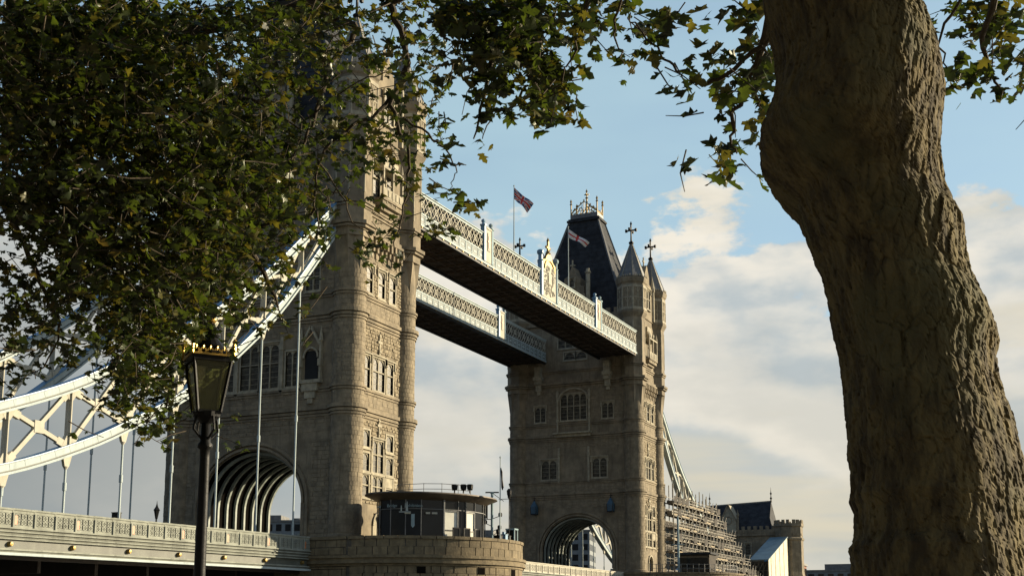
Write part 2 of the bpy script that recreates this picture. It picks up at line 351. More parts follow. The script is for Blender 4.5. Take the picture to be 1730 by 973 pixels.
def turret(par,cx,cy,seed):
    g=G()
    g.lathe(cx,cy,[(RT+.35,9.5),(RT+.35,11.6),(RT+.12,12.1),(RT,12.3),(RT,42.0)],32)
    # broached corners where the round shaft turns octagonal
    rc=2.0
    for k in range(8):
        a=R(22.5+45*k); al=a-R(20); ar=a+R(20)
        c=lambda r,an,z:(cx+r*math.cos(an),cy+r*math.sin(an),z)
        A=c(RT+.0,a,37.9); B=c(rc*.99,a,41.2); C_=c(RT*1.01,al,41.2); D=c(RT*1.01,ar,41.2)
        g.face([A,C_,B]); g.face([A,B,D])
    g.lathe(cx,cy,[(rc,41.2),(rc,52.1),(2.45,52.9),(2.45,53.2),(2.32,53.3),(2.32,57.6),(2.5,57.8),(2.62,58.3),(2.62,58.6),(2.3,58.65)],8,R(22.5))
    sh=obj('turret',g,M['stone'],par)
    # ashlar drums on the round shaft
    rnd=random.Random(seed); g=G(); z=12.4
    while z<37.6:
        h=.44; n=11; ph=rnd.random()*.6
        for k in range(n):
            a0=ph+2*math.pi*k/n+.012; a1=ph+2*math.pi*(k+1)/n-.012; r1=RT+.012+.028*rnd.random(); r0=RT-.02
            i=len(g.v)
            for zz in (z+.015,z+h-.015):
                for j in range(4):
                    a=a0+(a1-a0)*j/3; g.v.append((cx+r1*math.cos(a),cy+r1*math.sin(a),zz))
            for j in range(3): g.f.append((i+j,i+j+1,i+4+j+1,i+4+j)); g.m.append(0)
            for j,kx in ((0,a0),(3,a1)):
                q=len(g.v); g.v+=[(cx+r0*math.cos(kx),cy+r0*math.sin(kx),z+.015),(cx+r0*math.cos(kx),cy+r0*math.sin(kx),z+h-.015)]; g.f.append((i+j,q,q+1,i+4+j)); g.m.append(0)
            # shadow line under the upper edge
            q=len(g.v)
            for zz in (z+.015,):
                for j in range(4):
                    a=a0+(a1-a0)*j/3; g.v.append((cx+r0*math.cos(a),cy+r0*math.sin(a),zz))
            for j in range(3): g.f.append((i+j,q+j,q+j+1,i+j+1)); g.m.append(0)
        z+=h
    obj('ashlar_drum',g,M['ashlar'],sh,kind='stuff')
    # panelled belfry stage
    g=G()
    for k in range(8):
        a=R(45*k); nx,ny=math.cos(a),math.sin(a); Fk=F_(cx+nx*2.32*math.cos(R(22.5)),cy+ny*2.32*math.cos(R(22.5)),-ny,nx,nx,ny)
        hw=2.32*math.sin(R(22.5))
        g.fb(Fk,-hw,hw,53.3,53.7,-.02,.07); g.fb(Fk,-hw,hw,56.9,57.3,-.02,.07); g.fb(Fk,-hw,-hw+.16,53.7,56.9,-.02,.07); g.fb(Fk,hw-.16,hw,53.7,56.9,-.02,.07)
        g.fb(Fk,-.05,.05,53.7,56.9,-.02,.05); g.fb(Fk,-hw+.16,hw-.16,55.2,55.35,-.02,.05)
        for sx in (-1,1): g.bar(Fk(sx*hw*.45,55.15,.02),Fk(sx*.08,54.5,.02),.06); g.bar(Fk(sx*hw*.45,56.85,.02),Fk(sx*.08,56.2,.02),.06)
        for q in (-.6,-.2,.2,.6): g.fb(F_(cx+nx*2.42,cy+ny*2.42,-ny,nx,nx,ny),q*hw-.07,q*hw+.07,58.65,58.95,-.12,.06)
        Fu=F_(cx+nx*2.0*math.cos(R(22.5)),cy+ny*2.0*math.cos(R(22.5)),-ny,nx,nx,ny); hu=2.0*math.sin(R(22.5))
        g.fb(Fu,-hu,-hu+.1,45.6,51.6,-.02,.05); g.fb(Fu,hu-.1,hu,45.6,51.6,-.02,.05)
    obj('tracery_band',g,M['trim'],sh,kind='stuff')
    g=G(); pr=[(2.42,58.65)]+[(2.38-(2.38-.16)*((i/9)**.93),58.7+6.0*i/9) for i in range(10)]
    for i in range(9):   # slate-like stone courses on the spirelet
        r0=2.34-(2.34-.2)*(i/9)**.95; r1=2.34-(2.34-.2)*((i+1)/9)**.95; z0=58.75+5.9*i/9; z1=58.75+5.9*(i+1)/9
        g.lathe(cx,cy,[(r0,z0),(r1+.03,z1),(r1-.05,z1+.01)],8,R(22.5))
    sp=obj('spirelet',g,M['lead'],sh)
    g=G()
    for k in range(8):
        a=R(22.5+45*k); g.bar((cx+2.36*math.cos(a),cy+2.36*math.sin(a),58.75),(cx+.2*math.cos(a),cy+.2*math.sin(a),64.6),.09)
    obj('rib',g,M['trim'],sp)
    g=G(); g.lathe(cx,cy,[(.22,64.4),(.42,64.7),(.42,64.85),(.16,65.05),(.12,66.2)],10); g.box(cx-.10,cx+.10,cy-.10,cy+.10,65,68.0)
    for q in ((-1,0),(1,0),(0,-1),(0,1)):
        g.bar((cx,cy,66.85),(cx+q[0]*.82,cy+q[1]*.82,66.85),.2); g.box(cx+q[0]*.82-.16,cx+q[0]*.82+.16,cy+q[1]*.82-.16,cy+q[1]*.82+.16,66.62,67.08)
    g.lathe(cx,cy,[(.05,67.7),(.2,67.95),(.05,68.35)],8)
    obj('cross_finial',g,M['iron'],sp)
    return sh
TUR=[(X0,-Y0),(X0,Y0),(-X0,-Y0),(-X0,Y0)]
def make_tower():
    T=thing('bridge_tower','','bridge tower')
    jx=X0-1.357; jy=Y0-1.357
    for i,(x,y) in enumerate(TUR): turret(T,x,y,11+i)
    # window layouts (s0,s1,z0,z1,lights,transom,hood)
    Wwin=[(-3.28,-2.12,36.35,38.95,1,37.7,True),(-.95,.22,36.3,38.95,1,37.7,True),(1.2,2.35,36.25,38.95,1,37.7,True),
          (-3.36,-2.25,26.75,29.95,1,28.65,True),(-1.68,.52,26.75,30.0,2,28.65,True),(1.02,2.2,26.75,29.9,1,28.65,True),
          (-3.2,-2.05,20.95,22.55,1,None,False),(1.15,2.4,20.95,22.55,1,None,False),(-1.36,.55,18.6,21.75,2,20.35,True),
          (-3.2,-2.05,18.6,20.3,1,None,False),(1.15,2.4,18.6,20.3,1,None,False),
          (-3.2,-2.05,16.1,18.2,1,17.2,False),(-1.36,.55,16.1,18.2,2,17.2,False),(1.15,2.4,16.1,18.2,1,17.2,False),
          (-2.4,-1.1,46.4,50.2,1,48.5,True),(.2,1.5,46.4,50.2,1,48.5,True)]
    door=(-1.0,1.0,11.2,14.6)
    for nm,F,sd in (('W',FW,1),('E',FE,2)):
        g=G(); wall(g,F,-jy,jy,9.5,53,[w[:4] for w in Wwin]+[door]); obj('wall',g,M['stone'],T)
        for w in Wwin: window(T,F,*w[:4],lights=w[4],transom=w[5],hood=w[6],fw=.17)
        # the door at deck level
        dg=G(); dg.fb(F,-1.2,-1,11.2,13.4,-.3,.1); dg.fb(F,1,1.2,11.2,13.4,-.3,.1)
        for k in range(10):
            a0=math.pi*k/10; a1=math.pi*(k+1)/10; dg.bar(F(1.1*math.cos(a0),13.4+1.3*math.sin(a0),.0),F(1.1*math.cos(a1),13.4+1.3*math.sin(a1),.0),.3,.22)
        dg.fb(F,-1.0,1.0,11.2,14.6,-.5,-.4); obj('door',dg,M['trim'],T)
        for (za,zb) in ((30.55,32.85),(35.99,35.995)):
            if zb-za>.5: facing('rubble_facing',T,F,-jy,jy,za,zb,[],.36,.5,'rubble',.045,.8,sd*31)
        H=[w[:4] for w in Wwin]
        facing('rubble_facing',T,F,-jy,jy,26.75,30.55,H,.36,.46,'rubble',.045,.8,sd*37)
        facing('rubble_facing',T,F,-jy,jy,36.1,39.6,H,.36,.46,'rubble',.045,.8,sd*41)
        facing('rubble_facing',T,F,-jy,jy,15.4,23.5,H,.36,.46,'rubble',.045,.8,sd*43)
        facing('ashlar_facing',T,F,-jy,jy,24.9,26.2,[],.43,.9,'ashlar',.02,0,sd*47)
        facing('ashlar_facing',T,F,-jy,jy,34.3,35.4,[],.37,.9,'ashlar',.02,0,sd*53)
        facing('ashlar_facing',T,F,-jy,jy,42.8,44.2,[],.46,.8,'ashlar',.02,0,sd*57)
        cross_relief(T,F,-.6,30.25,32.5); cross_relief(T,F,-.42,22.1,24.0)
        # white stone bands of the big bay
        g=G(); g.fb(F,-3.42,2.62,18.3,18.5,-.02,.09); g.fb(F,-3.42,2.62,15.85,16.0,-.02,.09)
        for s in (-3.4,-1.72,.72,2.5): g.fb(F,s,s+.12,15.9,20.6,-.02,.1)
        g.fb(F,.75,3.45,17.3,18.3,-.03,.06)
        obj('window_band',g,M['trim'],T)
        # corbel table under the T string
        for k in range(9):
            s=-jy+.25+k*.78; g=G(); g.fb(F,s,s+.3,41.2,42.0,-.05,.55); g.fb(F,s,s+.3,40.6,41.2,-.05,.32); g.fb(F,s,s+.3,40.0,40.6,-.05,.14); obj('corbel',g,M['stone'],T)
        g=G(); g.fb(F,-jy,jy,42.0,42.25,-.05,.6)
        for s in range(5): g.fb(F,-2.9+s*1.35,-2.3+s*1.35,39.75,40.5,-.03,.05)
        obj('corbel_shelf',g,M['stone'],T)
        # oriel balcony
        g=G()
        for (s0,s1,z0,z1,o) in ((-1.5,1.0,44.75,45.1,.35),(-1.8,1.3,45.1,45.5,.7),(-2.1,1.6,45.5,46.0,1.05),(-2.2,1.7,46.0,46.25,1.2)): g.fb(F,s0,s1,z0,z1,-.05,o)
        bal=obj('oriel',g,M['stone'],T)
        for k in range(5):
            g=G(); s=-2.1+k*.74; g.fb(F,s,s+.7,46.3,47.3,1.02,1.14); g.fb(F,s+.14,s+.56,46.45,47.15,1.13,1.2); obj('panel',g,M['trim'],bal)
        g=G()
        for s in (-2.2,-.35,1.5): g.fb(F,s,s+.2,46.25,49.6,.95,1.18); g.lathe(*F(s+.1,0,1.06)[:2],[(.16,49.6),(.22,49.7),(.02,50.7)],6)
        g.fb(F,-2.25,1.75,49.3,49.55,.0,1.2); g.fb(F,-1.8,1.3,49.55,50.6,.0,.8); g.fb(F,-1.2,.7,50.6,51.6,0,.5)
        obj('canopy',g,M['trim'],bal)
        for s in (-.95,.0):   # brackets
            pass
        for s in (-1.5,-.6,.3):
            g=G()
            for k in range(5):
                a0=math.pi/2*k/5; a1=math.pi/2*(k+1)/5; g.bar(F(s+.2,44.6+1.3*math.sin(a0)*1.0,1.1-1.0*math.cos(a0)),F(s+.2,44.6+1.3*math.sin(a1),1.1-1.0*math.cos(a1)),.2,.2)
            obj('bracket',g,M['trim'],bal)
        # gable between the spirelets
        g=G(); g.fb(F,-jy,jy,53,54.2,-.8,.1)
        pts=[(-2.6,53),(-2.6,57.2),(-1.9,57.4),(-1.9,58.9),(-1.1,59.2),(-1.1,60.4),(0,62.2),(1.1,60.4),(1.1,59.2),(1.9,58.9),(1.9,57.4),(2.6,57.2),(2.6,53)]
        g.face([F(s,z,.15) for s,z in pts]); g.face([F(s,z,-1.6) for s,z in pts][::-1])
        for i in range(len(pts)): a,b_=pts[i],pts[(i+1)%len(pts)]; g.face([F(a[0],a[1],.15),F(b_[0],b_[1],.15),F(b_[0],b_[1],-1.6),F(a[0],a[1],-1.6)])
        gb=obj('gable',g,M['stone'],T)
        for s in (-2.6,2.6):
            g=G(); x,y,_=F(s,0,.15); g.lathe(x,y,[(.34,53.2),(.34,58.2),(.48,58.4),(.04,61.0)],8,R(22.5)); obj('pinnacle',g,M['trim'],gb)
        window(T,(lambda F:lambda s,z,o=0:F(s,z,o+.3))(F),-.9,.9,54.8,58.0,lights=2,transom=56.4,fw=.15)
        g=G(); x,y,_=F(0,0,-.4); g.box(x-.09,x+.09,y-.09,y+.09,62,63.6); g.fb(F,-.35,.35,62.8,63.0,-.5,-.3); obj('gable_cross',g,M['trim'],gb)
    # ---- side-span face and centre-span face
    cx,hw,spr,crn=-.5,5.95,15.4,20.75
    def arcz(s,hw=hw,crn=crn): return spr+(crn-spr)*math.sqrt(max(0,1-((s-cx)/hw)**2))
    side=[(-2.3,-.12,26.9,31.3,2,29.4,True),(.12,2.3,26.9,31.3,2,29.4,True),(-4.75,-3.15,26.9,30.4,2,None,False),(3.15,4.65,26.9,30.4,2,None,False),
          (-6.85,-5.3,36.35,39.2,2,37.7,True),(5.3,6.85,36.35,39.2,2,37.7,True),(-1.2,1.2,36.35,39.8,3,38,True),
          (-3.2,-1.5,46.6,50.2,2,48.4,True),(1.5,3.2,46.6,50.2,2,48.4,True)]
    cen=[(-5.6,-3.0,26.95,30.0,2,None,True),(3.2,5.6,26.95,30.0,2,None,True),(-6.75,-4.95,36.35,38.8,2,None,True),(4.95,6.75,36.35,38.8,2,None,True),
         (-2.2,2.2,36.4,40.6,4,38.6,False),(-2.6,-.2,48.3,51.4,2,49.8,True),(.2,2.6,48.3,51.4,2,49.8,True),(-1.6,.3,46.3,47.5,1,None,False),(.5,2.3,46.3,47.5,1,None,False)]
    for F,wins,c0,sd in ((FN,side,cx,5),(FS,cen,-cx,6)):
        g=G()
        wall(g,F,-jx,jx,24.3,53,[w[:4] for w in wins])
        A=lambda s:spr+(crn-spr)*math.sqrt(max(0,1-((s-c0)/hw)**2))
        g.face([F(-jx,9.5),F(c0-hw,9.5),F(c0-hw,24.3),F(-jx,24.3)]); g.face([F(c0+hw,9.5),F(jx,9.5),F(jx,24.3),F(c0+hw,24.3)])
        n=28
        for k in range(n):
            s0=c0-hw*math.cos(math.pi*k/n); s1=c0-hw*math.cos(math.pi*(k+1)/n)
            g.face([F(s0,A(s0)),F(s1,A(s1)),F(s1,24.3),F(s0,24.3)])
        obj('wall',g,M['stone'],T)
        for w in wins: window(T,F,*w[:4],lights=w[4],transom=w[5],hood=w[6],fw=.17)
        facing('ashlar_facing',T,F,-jx,jx,24.9,26.3,[],.46,.95,'ashlar',.022,.2,sd*3)
        facing('ashlar_facing',T,F,-jx,jx,31.9,33.0,[],.44,.95,'ashlar',.022,.2,sd*5)
        facing('ashlar_facing',T,F,-jx,c0-hw-1.0,12,21.5,[],.44,.9,'ashlar',.03,.3,sd*7)
        facing('ashlar_facing',T,F,c0+hw+1.0,jx,12,21.5,[],.44,.9,'ashlar',.03,.3,sd*9)
        facing('ashlar_facing',T,F,-jx,jx,22.2,23.8,[],.44,.9,'ashlar',.03,.3,sd*11)
        facing('ashlar_facing',T,F,-jx,jx,36.3,41.6,[w[:4] for w in wins],.44,.9,'ashlar',.025,.3,sd*13)
        # archivolt
        for rr,oo,w_ in ((.25,.10,.42),(.72,.20,.30)):
            g=G()
            for k in range(32):
                t0=math.pi*k/32; t1=math.pi*(k+1)/32
                P=lambda t:F(c0-(hw+rr)*math.cos(t),spr+(crn-spr+rr)*math.sin(t),oo/2)
                g.bar(P(t0),P(t1),oo+.12,w_,up=(0,0,1) if False else tuple(Vector(F(0,0,1))-Vector(F(0,0,0))))
            for s in (c0-hw-rr,c0+hw+rr): g.fb(F,s-w_/2,s+w_/2,11,spr,-.02,oo+.06)
            obj('archivolt',g,M['stone'],T)
        # parapet with battlements
        g=G(); g.fb(F,-jx,jx,52.2,52.6,-.1,.35); g.fb(F,-jx,jx,52.6,53.4,-.35,.15)
        for k in range(12):
            s=-jx+.3+k*1.4
            if abs(s+.35)<2.9: continue
            g.fb(F,s,s+.75,53.4,54.2,-.35,.15)
        obj('battlement',g,M['stone'],T)
        # great dormer
        g=G(); pts=[(-2.7,53),(-2.7,56.6),(-2.1,56.8),(-2.1,58.2),(-1.4,58.5),(-1.4,59.8),(-.7,60.2),(0,61.9),(.7,60.2),(1.4,59.8),(1.4,58.5),(2.1,58.2),(2.1,56.8),(2.7,56.6),(2.7,53)]
        g.face([F(s,z,.25) for s,z in pts]); g.face([F(s,z,-3.2) for s,z in pts][::-1])
        for i in range(len(pts)): a,b_=pts[i],pts[(i+1)%len(pts)]; g.face([F(a[0],a[1],.25),F(b_[0],b_[1],.25),F(b_[0],b_[1],-3.2),F(a[0],a[1],-3.2)])
        gb=obj('dormer_gable',g,M['stone'],T)
        Fd=(lambda F:lambda s,z,o=0:F(s,z,o+.42))(F)
        for (a,b_,c_,d_) in ((-2.0,-1.1,54.2,56.6),(-.5,.5,54.2,57.0),(1.1,2.0,54.2,56.6),(-.4,.4,58.3,59.6)): window(T,Fd,a,b_,c_,d_,lights=1 if b_-a<1.2 else 2,transom=None,fw=.13)
        for s in (-2.75,2.75):
            g=G(); x,y,_=F(s,0,.2); g.lathe(x,y,[(.36,52.6),(.36,60.2),(.5,60.4),(.5,60.6),(.36,60.7),(.3,61.1)],8,R(22.5)); obj('pinnacle',g,M['trim'],gb)
        g=G(); g.fb(F,-.45,.45,61.9,62.1,-.1,.1); g.fb(F,-.1,.1,61.7,62.9,-.1,.1); obj('gable_cross',g,M['trim'],gb)
    # niches with gabled canopies on the side-span face
    for s in (-6.2,6.2):
        g=G(); F=FN
        for q in (-1.25,1.05): g.fb(F,s+q,s+q+.2,27.3,31.0,-.02,.35); g.fb(F,s+q-.08,s+q+.28,28.6,29.3,-.02,.5); x,y,_=F(s+q+.1,0,.2); g.lathe(x,y,[(.2,31),(.26,31.1),(.02,32.6)],6)
        for q in (-1,1): g.bar(F(s+q*1.1,30.7,.3),F(s,32.6,.3),.22)
        for k in range(8):
            a0=math.pi*k/8; a1=math.pi*(k+1)/8; g.bar(F(s+.85*math.cos(a0),29.5+1.0*math.sin(a0),.22),F(s+.85*math.cos(a1),29.5+1.0*math.sin(a1),.22),.16)
        g.fb(F,s-1.3,s+1.3,26.95,27.3,-.02,.5); g.fb(F,s-.9,s+.9,26.2,26.95,-.02,.4); g.fb(F,s-.6,s+.6,25.5,26.2,-.02,.28); g.fb(F,s-.3,s+.3,25.0,25.5,-.02,.2)
        nc=obj('niche',g,M['trim'],T); g=G(); g.fb(F,s-.75,s+.75,27.3,30.2,-.02,.05); obj('pane',g,M['glass'],nc)
    # pilasters of the side-span bay and frame of the arched centre window
    for F,lst in ((FN,(-2.72,2.72,-4.95,4.9)),(FS,(-2.55,2.55))):
        for s in lst:
            g=G(); g.fb(F,s-.16,s+.16,26.3,31.9,-.02,.2); g.fb(F,s-.22,s+.22,30.6,31.0,-.02,.28); obj('pilaster',g,M['trim'],T)
    for s in (-2.75,2.75):
        g=G(); g.fb(FS,s-.13,s+.13,33.9,41.2,-.02,.24); g.fb(FS,s-.2,s+.2,36.1,36.6,-.02,.32); g.fb(FS,s-.2,s+.2,40.0,41.0,-.02,.3); obj('pilaster',g,M['trim'],T)
    g=G()
    for k in range(16):
        a0=math.pi*k/16; a1=math.pi*(k+1)/16; g.bar(FS(2.55*math.cos(a0),39.6+1.9*math.sin(a0),.12),FS(2.55*math.cos(a1),39.6+1.9*math.sin(a1),.12),.2,.24)
    g.fb(FS,-3.3,3.2,34.05,34.3,-.02,1.0); g.fb(FS,-3.1,3.0,33.6,34.05,-.02,.6)
    obj('window_arch',g,M['trim'],T,kind='stuff')
    for s in (-6.0,6.0):   # big corbels below the walkways
        g=G(); g.fb(FS,s-.55,s+.55,43.7,45.4,-.02,.9); g.fb(FS,s-.75,s+.75,43.1,43.7,-.02,1.0); g.fb(FS,s-.6,s+.6,42.5,43.1,-.02,.8); g.fb(FS,s-.45,s+.45,41.4,42.5,-.02,.5); g.fb(FS,s-.3,s+.3,40.8,41.4,-.02,.3); obj('corbel',g,M['trim'],T)
    # string courses
    def course(z,steps,rnd=True,rad=RT,nseg=32,ph=0):
        g=G()
        for dz,h,o in steps:
            for F,j in ((FN,jx),(FS,jx),(FW,jy),(FE,jy)):
                g.fb(F,-j-.12,j+.12,z+dz,z+dz+h,-.1,o)
            for x,y in TUR: g.ring(x,y,rad-.1,rad+o*(1.15),z+dz+.003,z+dz+h+.003,nseg,ph)
        return g
    for z,st in ((35.7,((0,.22,.2),(-.26,.2,.11))),(33.65,((0,.36,.34),(-.34,.26,.2),(-.62,.2,.12))),(26.35,((0,.22,.2),(-.26,.2,.11))),(24.3,((0,.36,.34),(-.34,.26,.2),(-.62,.2,.12))),(11.9,((0,.3,.3),))):
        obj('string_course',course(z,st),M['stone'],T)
    for z,st in ((44.5,((0,.25,.24),(-.28,.2,.14))),(42.3,((0,.36,.42),(-.3,.2,.28)))):
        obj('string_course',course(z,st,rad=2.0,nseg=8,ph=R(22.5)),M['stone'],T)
    # roof
    def P4(hx,hy,z,ox=0): return [(ox-hx,-hy,z),(ox+hx,-hy,z),(ox+hx,hy,z),(ox-hx,hy,z)]
    ox=-.35; lev=[(8.9,4.75,52.9,0),(8.0,4.3,55.5,0),(5.3,2.75,62.8,ox*.5),(2.65,1.5,70.8,ox)]
    g=G()
    for k in range(3):
        a=P4(*lev[k]); b_=P4(*lev[k+1])
        for i in range(4): g.face([a[i],a[(i+1)%4],b_[(i+1)%4],b_[i]])
    g.face(P4(*lev[3])); g.face(P4(8.9,4.75,52.9)[::-1]); rf=obj('roof',g,M['slate'],T)
    g=G()
    for k in range(3):
        a=P4(*lev[k]); b_=P4(*lev[k+1])
        for i in range(4): g.bar(a[i],b_[i],.3)
    obj('hip_roll',g,M['lead'],rf)
    # slate courses
    g=G()
    for z in np.arange(56,70.4,.8):
        def atz(z):
            for k in range(3):
                if lev[k][2]<=z<=lev[k+1][2]:
                    t=(z-lev[k][2])/(lev[k+1][2]-lev[k][2]); return [lev[k][i]+(lev[k+1][i]-lev[k][i])*t for i in (0,1)]+[z,lev[k][3]+(lev[k+1][3]-lev[k][3])*t]
        q=P4(*atz(z))
        for i in range(4): g.bar(q[i],q[(i+1)%4],.05,.03)
    obj('slate_courses',g,M['slate'],rf,kind='stuff')
    # platform and gilded cresting
    g=G(); g.box(ox-2.95,ox+2.95,-1.8,1.8,70.8,71.15); g.box(ox-2.75,ox+2.75,-1.6,1.6,71.15,71.4); obj('platform',g,M['slate'],T)
    g=G(); g.box(ox-2.45,ox+2.45,-1.4,1.4,71.4,72.2); cr=obj('cresting',g,M['lead'],T)
    for sx in (-1,1):
        for sy in (-1,1):
            g=G(); x,y=ox+sx*2.35,sy*1.3; g.lathe(x,y,[(.12,72.2),(.12,74.0),(.24,74.1),(.08,74.3),(.2,74.6),(.02,75.0)],8); obj('corner_finial',g,M['gold'],cr)
    g=G()
    for sy in (-1.3,1.3):
        y=sy
        for k in range(8):
            x0=ox-2.3+4.6*k/8; x1=x0+4.6/8; zt=lambda x:72.4+1.95*max(0,1-abs(x-ox)/2.3)**.85
            g.bar((x0,y,zt(x0)),(x1,y,zt(x1)),.14); g.lathe(x0,y,[(.02,zt(x0)),(.16,zt(x0)+.18),(.02,zt(x0)+.4)],6)
            if k%2==0:
                xm=(x0+x1)/2
                for q in range(8):
                    a0=2*math.pi*q/8; a1=2*math.pi*(q+1)/8; r=.34; zc=72.62+.35*(1-abs(xm+.3-ox)/2.3)*1.5
                    g.bar((xm+.28+r*math.cos(a0),y,zc+r*math.sin(a0)),(xm+.28+r*math.cos(a1),y,zc+r*math.sin(a1)),.09)
        for k in range(-3,4): g.bar((ox+k*.62,y,72.2),(ox+k*.3,y,72.4+1.9*(1-abs(k)/4)),.08)
    for x in (ox-2.3,ox+2.3):
        for k in range(4): g.bar((x,-1.3+k*.65,72.3),(x,-.65+k*.65,73.1 if k in(0,) else 72.6),.09)
    obj('gilt_tracery',g,M['gold'],cr,kind='stuff')
    g=G(); g.lathe(ox,0,[(.16,72.2),(.13,75.2),(.3,75.35),(.1,75.5),(.09,76.2),(.02,77.0)],8)
    for q in ((-1,0),(1,0),(0,-1),(0,1)): g.bar((ox,0,75.95),(ox+q[0]*.42,q[1]*.42,75.95),.15)
    g.lathe(ox,0,[(.03,76.3),(.2,76.5),(.02,76.9)],8); obj('finial',g,M['gold'],cr)
    # vaulted carriageway passage
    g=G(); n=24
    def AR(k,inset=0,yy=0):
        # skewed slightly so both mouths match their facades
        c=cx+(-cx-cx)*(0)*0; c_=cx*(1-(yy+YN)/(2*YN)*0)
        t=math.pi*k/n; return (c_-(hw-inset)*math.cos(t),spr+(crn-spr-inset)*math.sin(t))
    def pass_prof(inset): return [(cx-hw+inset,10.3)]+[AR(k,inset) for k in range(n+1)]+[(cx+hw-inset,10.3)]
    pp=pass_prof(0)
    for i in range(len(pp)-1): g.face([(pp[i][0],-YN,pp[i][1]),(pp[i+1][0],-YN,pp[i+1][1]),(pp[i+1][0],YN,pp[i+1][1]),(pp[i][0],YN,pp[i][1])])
    vt=obj('vault',g,M['shade_black'],T)  # lining coloured near-black as the shade inside the passage
    for k in range(8):
        y=-YN+.7+k*1.42; g=G(); a=pass_prof(.02); b_=pass_prof(.30)
        for i in range(len(a)-1):
            z0=12.6
            if max(a[i][1],a[i+1][1])<z0: continue
            q=[list(a[i]),list(a[i+1]),list(b_[i+1]),list(b_[i])]
            for c_ in q: c_[1]=max(c_[1],z0)
            g.hexa([(q[0][0],y,q[0][1]),(q[1][0],y,q[1][1]),(q[2][0],y,q[2][1]),(q[3][0],y,q[3][1]),(q[0][0],y+.26,q[0][1]),(q[1][0],y+.26,q[1][1]),(q[2][0],y+.26,q[2][1]),(q[3][0],y+.26,q[3][1])])
        obj('vault_rib',g,M['rib'],vt)
    for sx in (-1,1):
        xa=cx+sx*(hw-.02); xb=cx+sx*(hw-.55)
        g=G(); g.box(min(xa,xb),max(xa,xb),-YN+.3,YN-.3,11.6,12.5); g.box(min(xa,xb),max(xa,xb),-YN+.3,YN-.3,10.4,10.9)
        for k in range(9): g.box(min(xa,xb),max(xa,xb),-YN+.4+k*1.25,-YN+.75+k*1.25,10.9,11.6)
        obj('passage_ledge',g,M['rib'],vt)
    g=G(); g.box(-jx,jx,-YN+.6,YN-.6,21.3,21.5); g.box(-XW+.6,XW-.6,-YN+.6,YN-.6,52.4,52.8); obj('floor_slab',g,M['stone'],T)
    return T
T1=make_tower()
T1['label']='nearer bridge tower of grey stone, half hidden behind the leaves'; T1['group']='bridge towers'
T2=copytree(T1); T2.rotation_euler=(0,0,math.pi); T2.location=(0,L,0)
T2['label']='farther bridge tower with dark slate roof and gilded cresting'
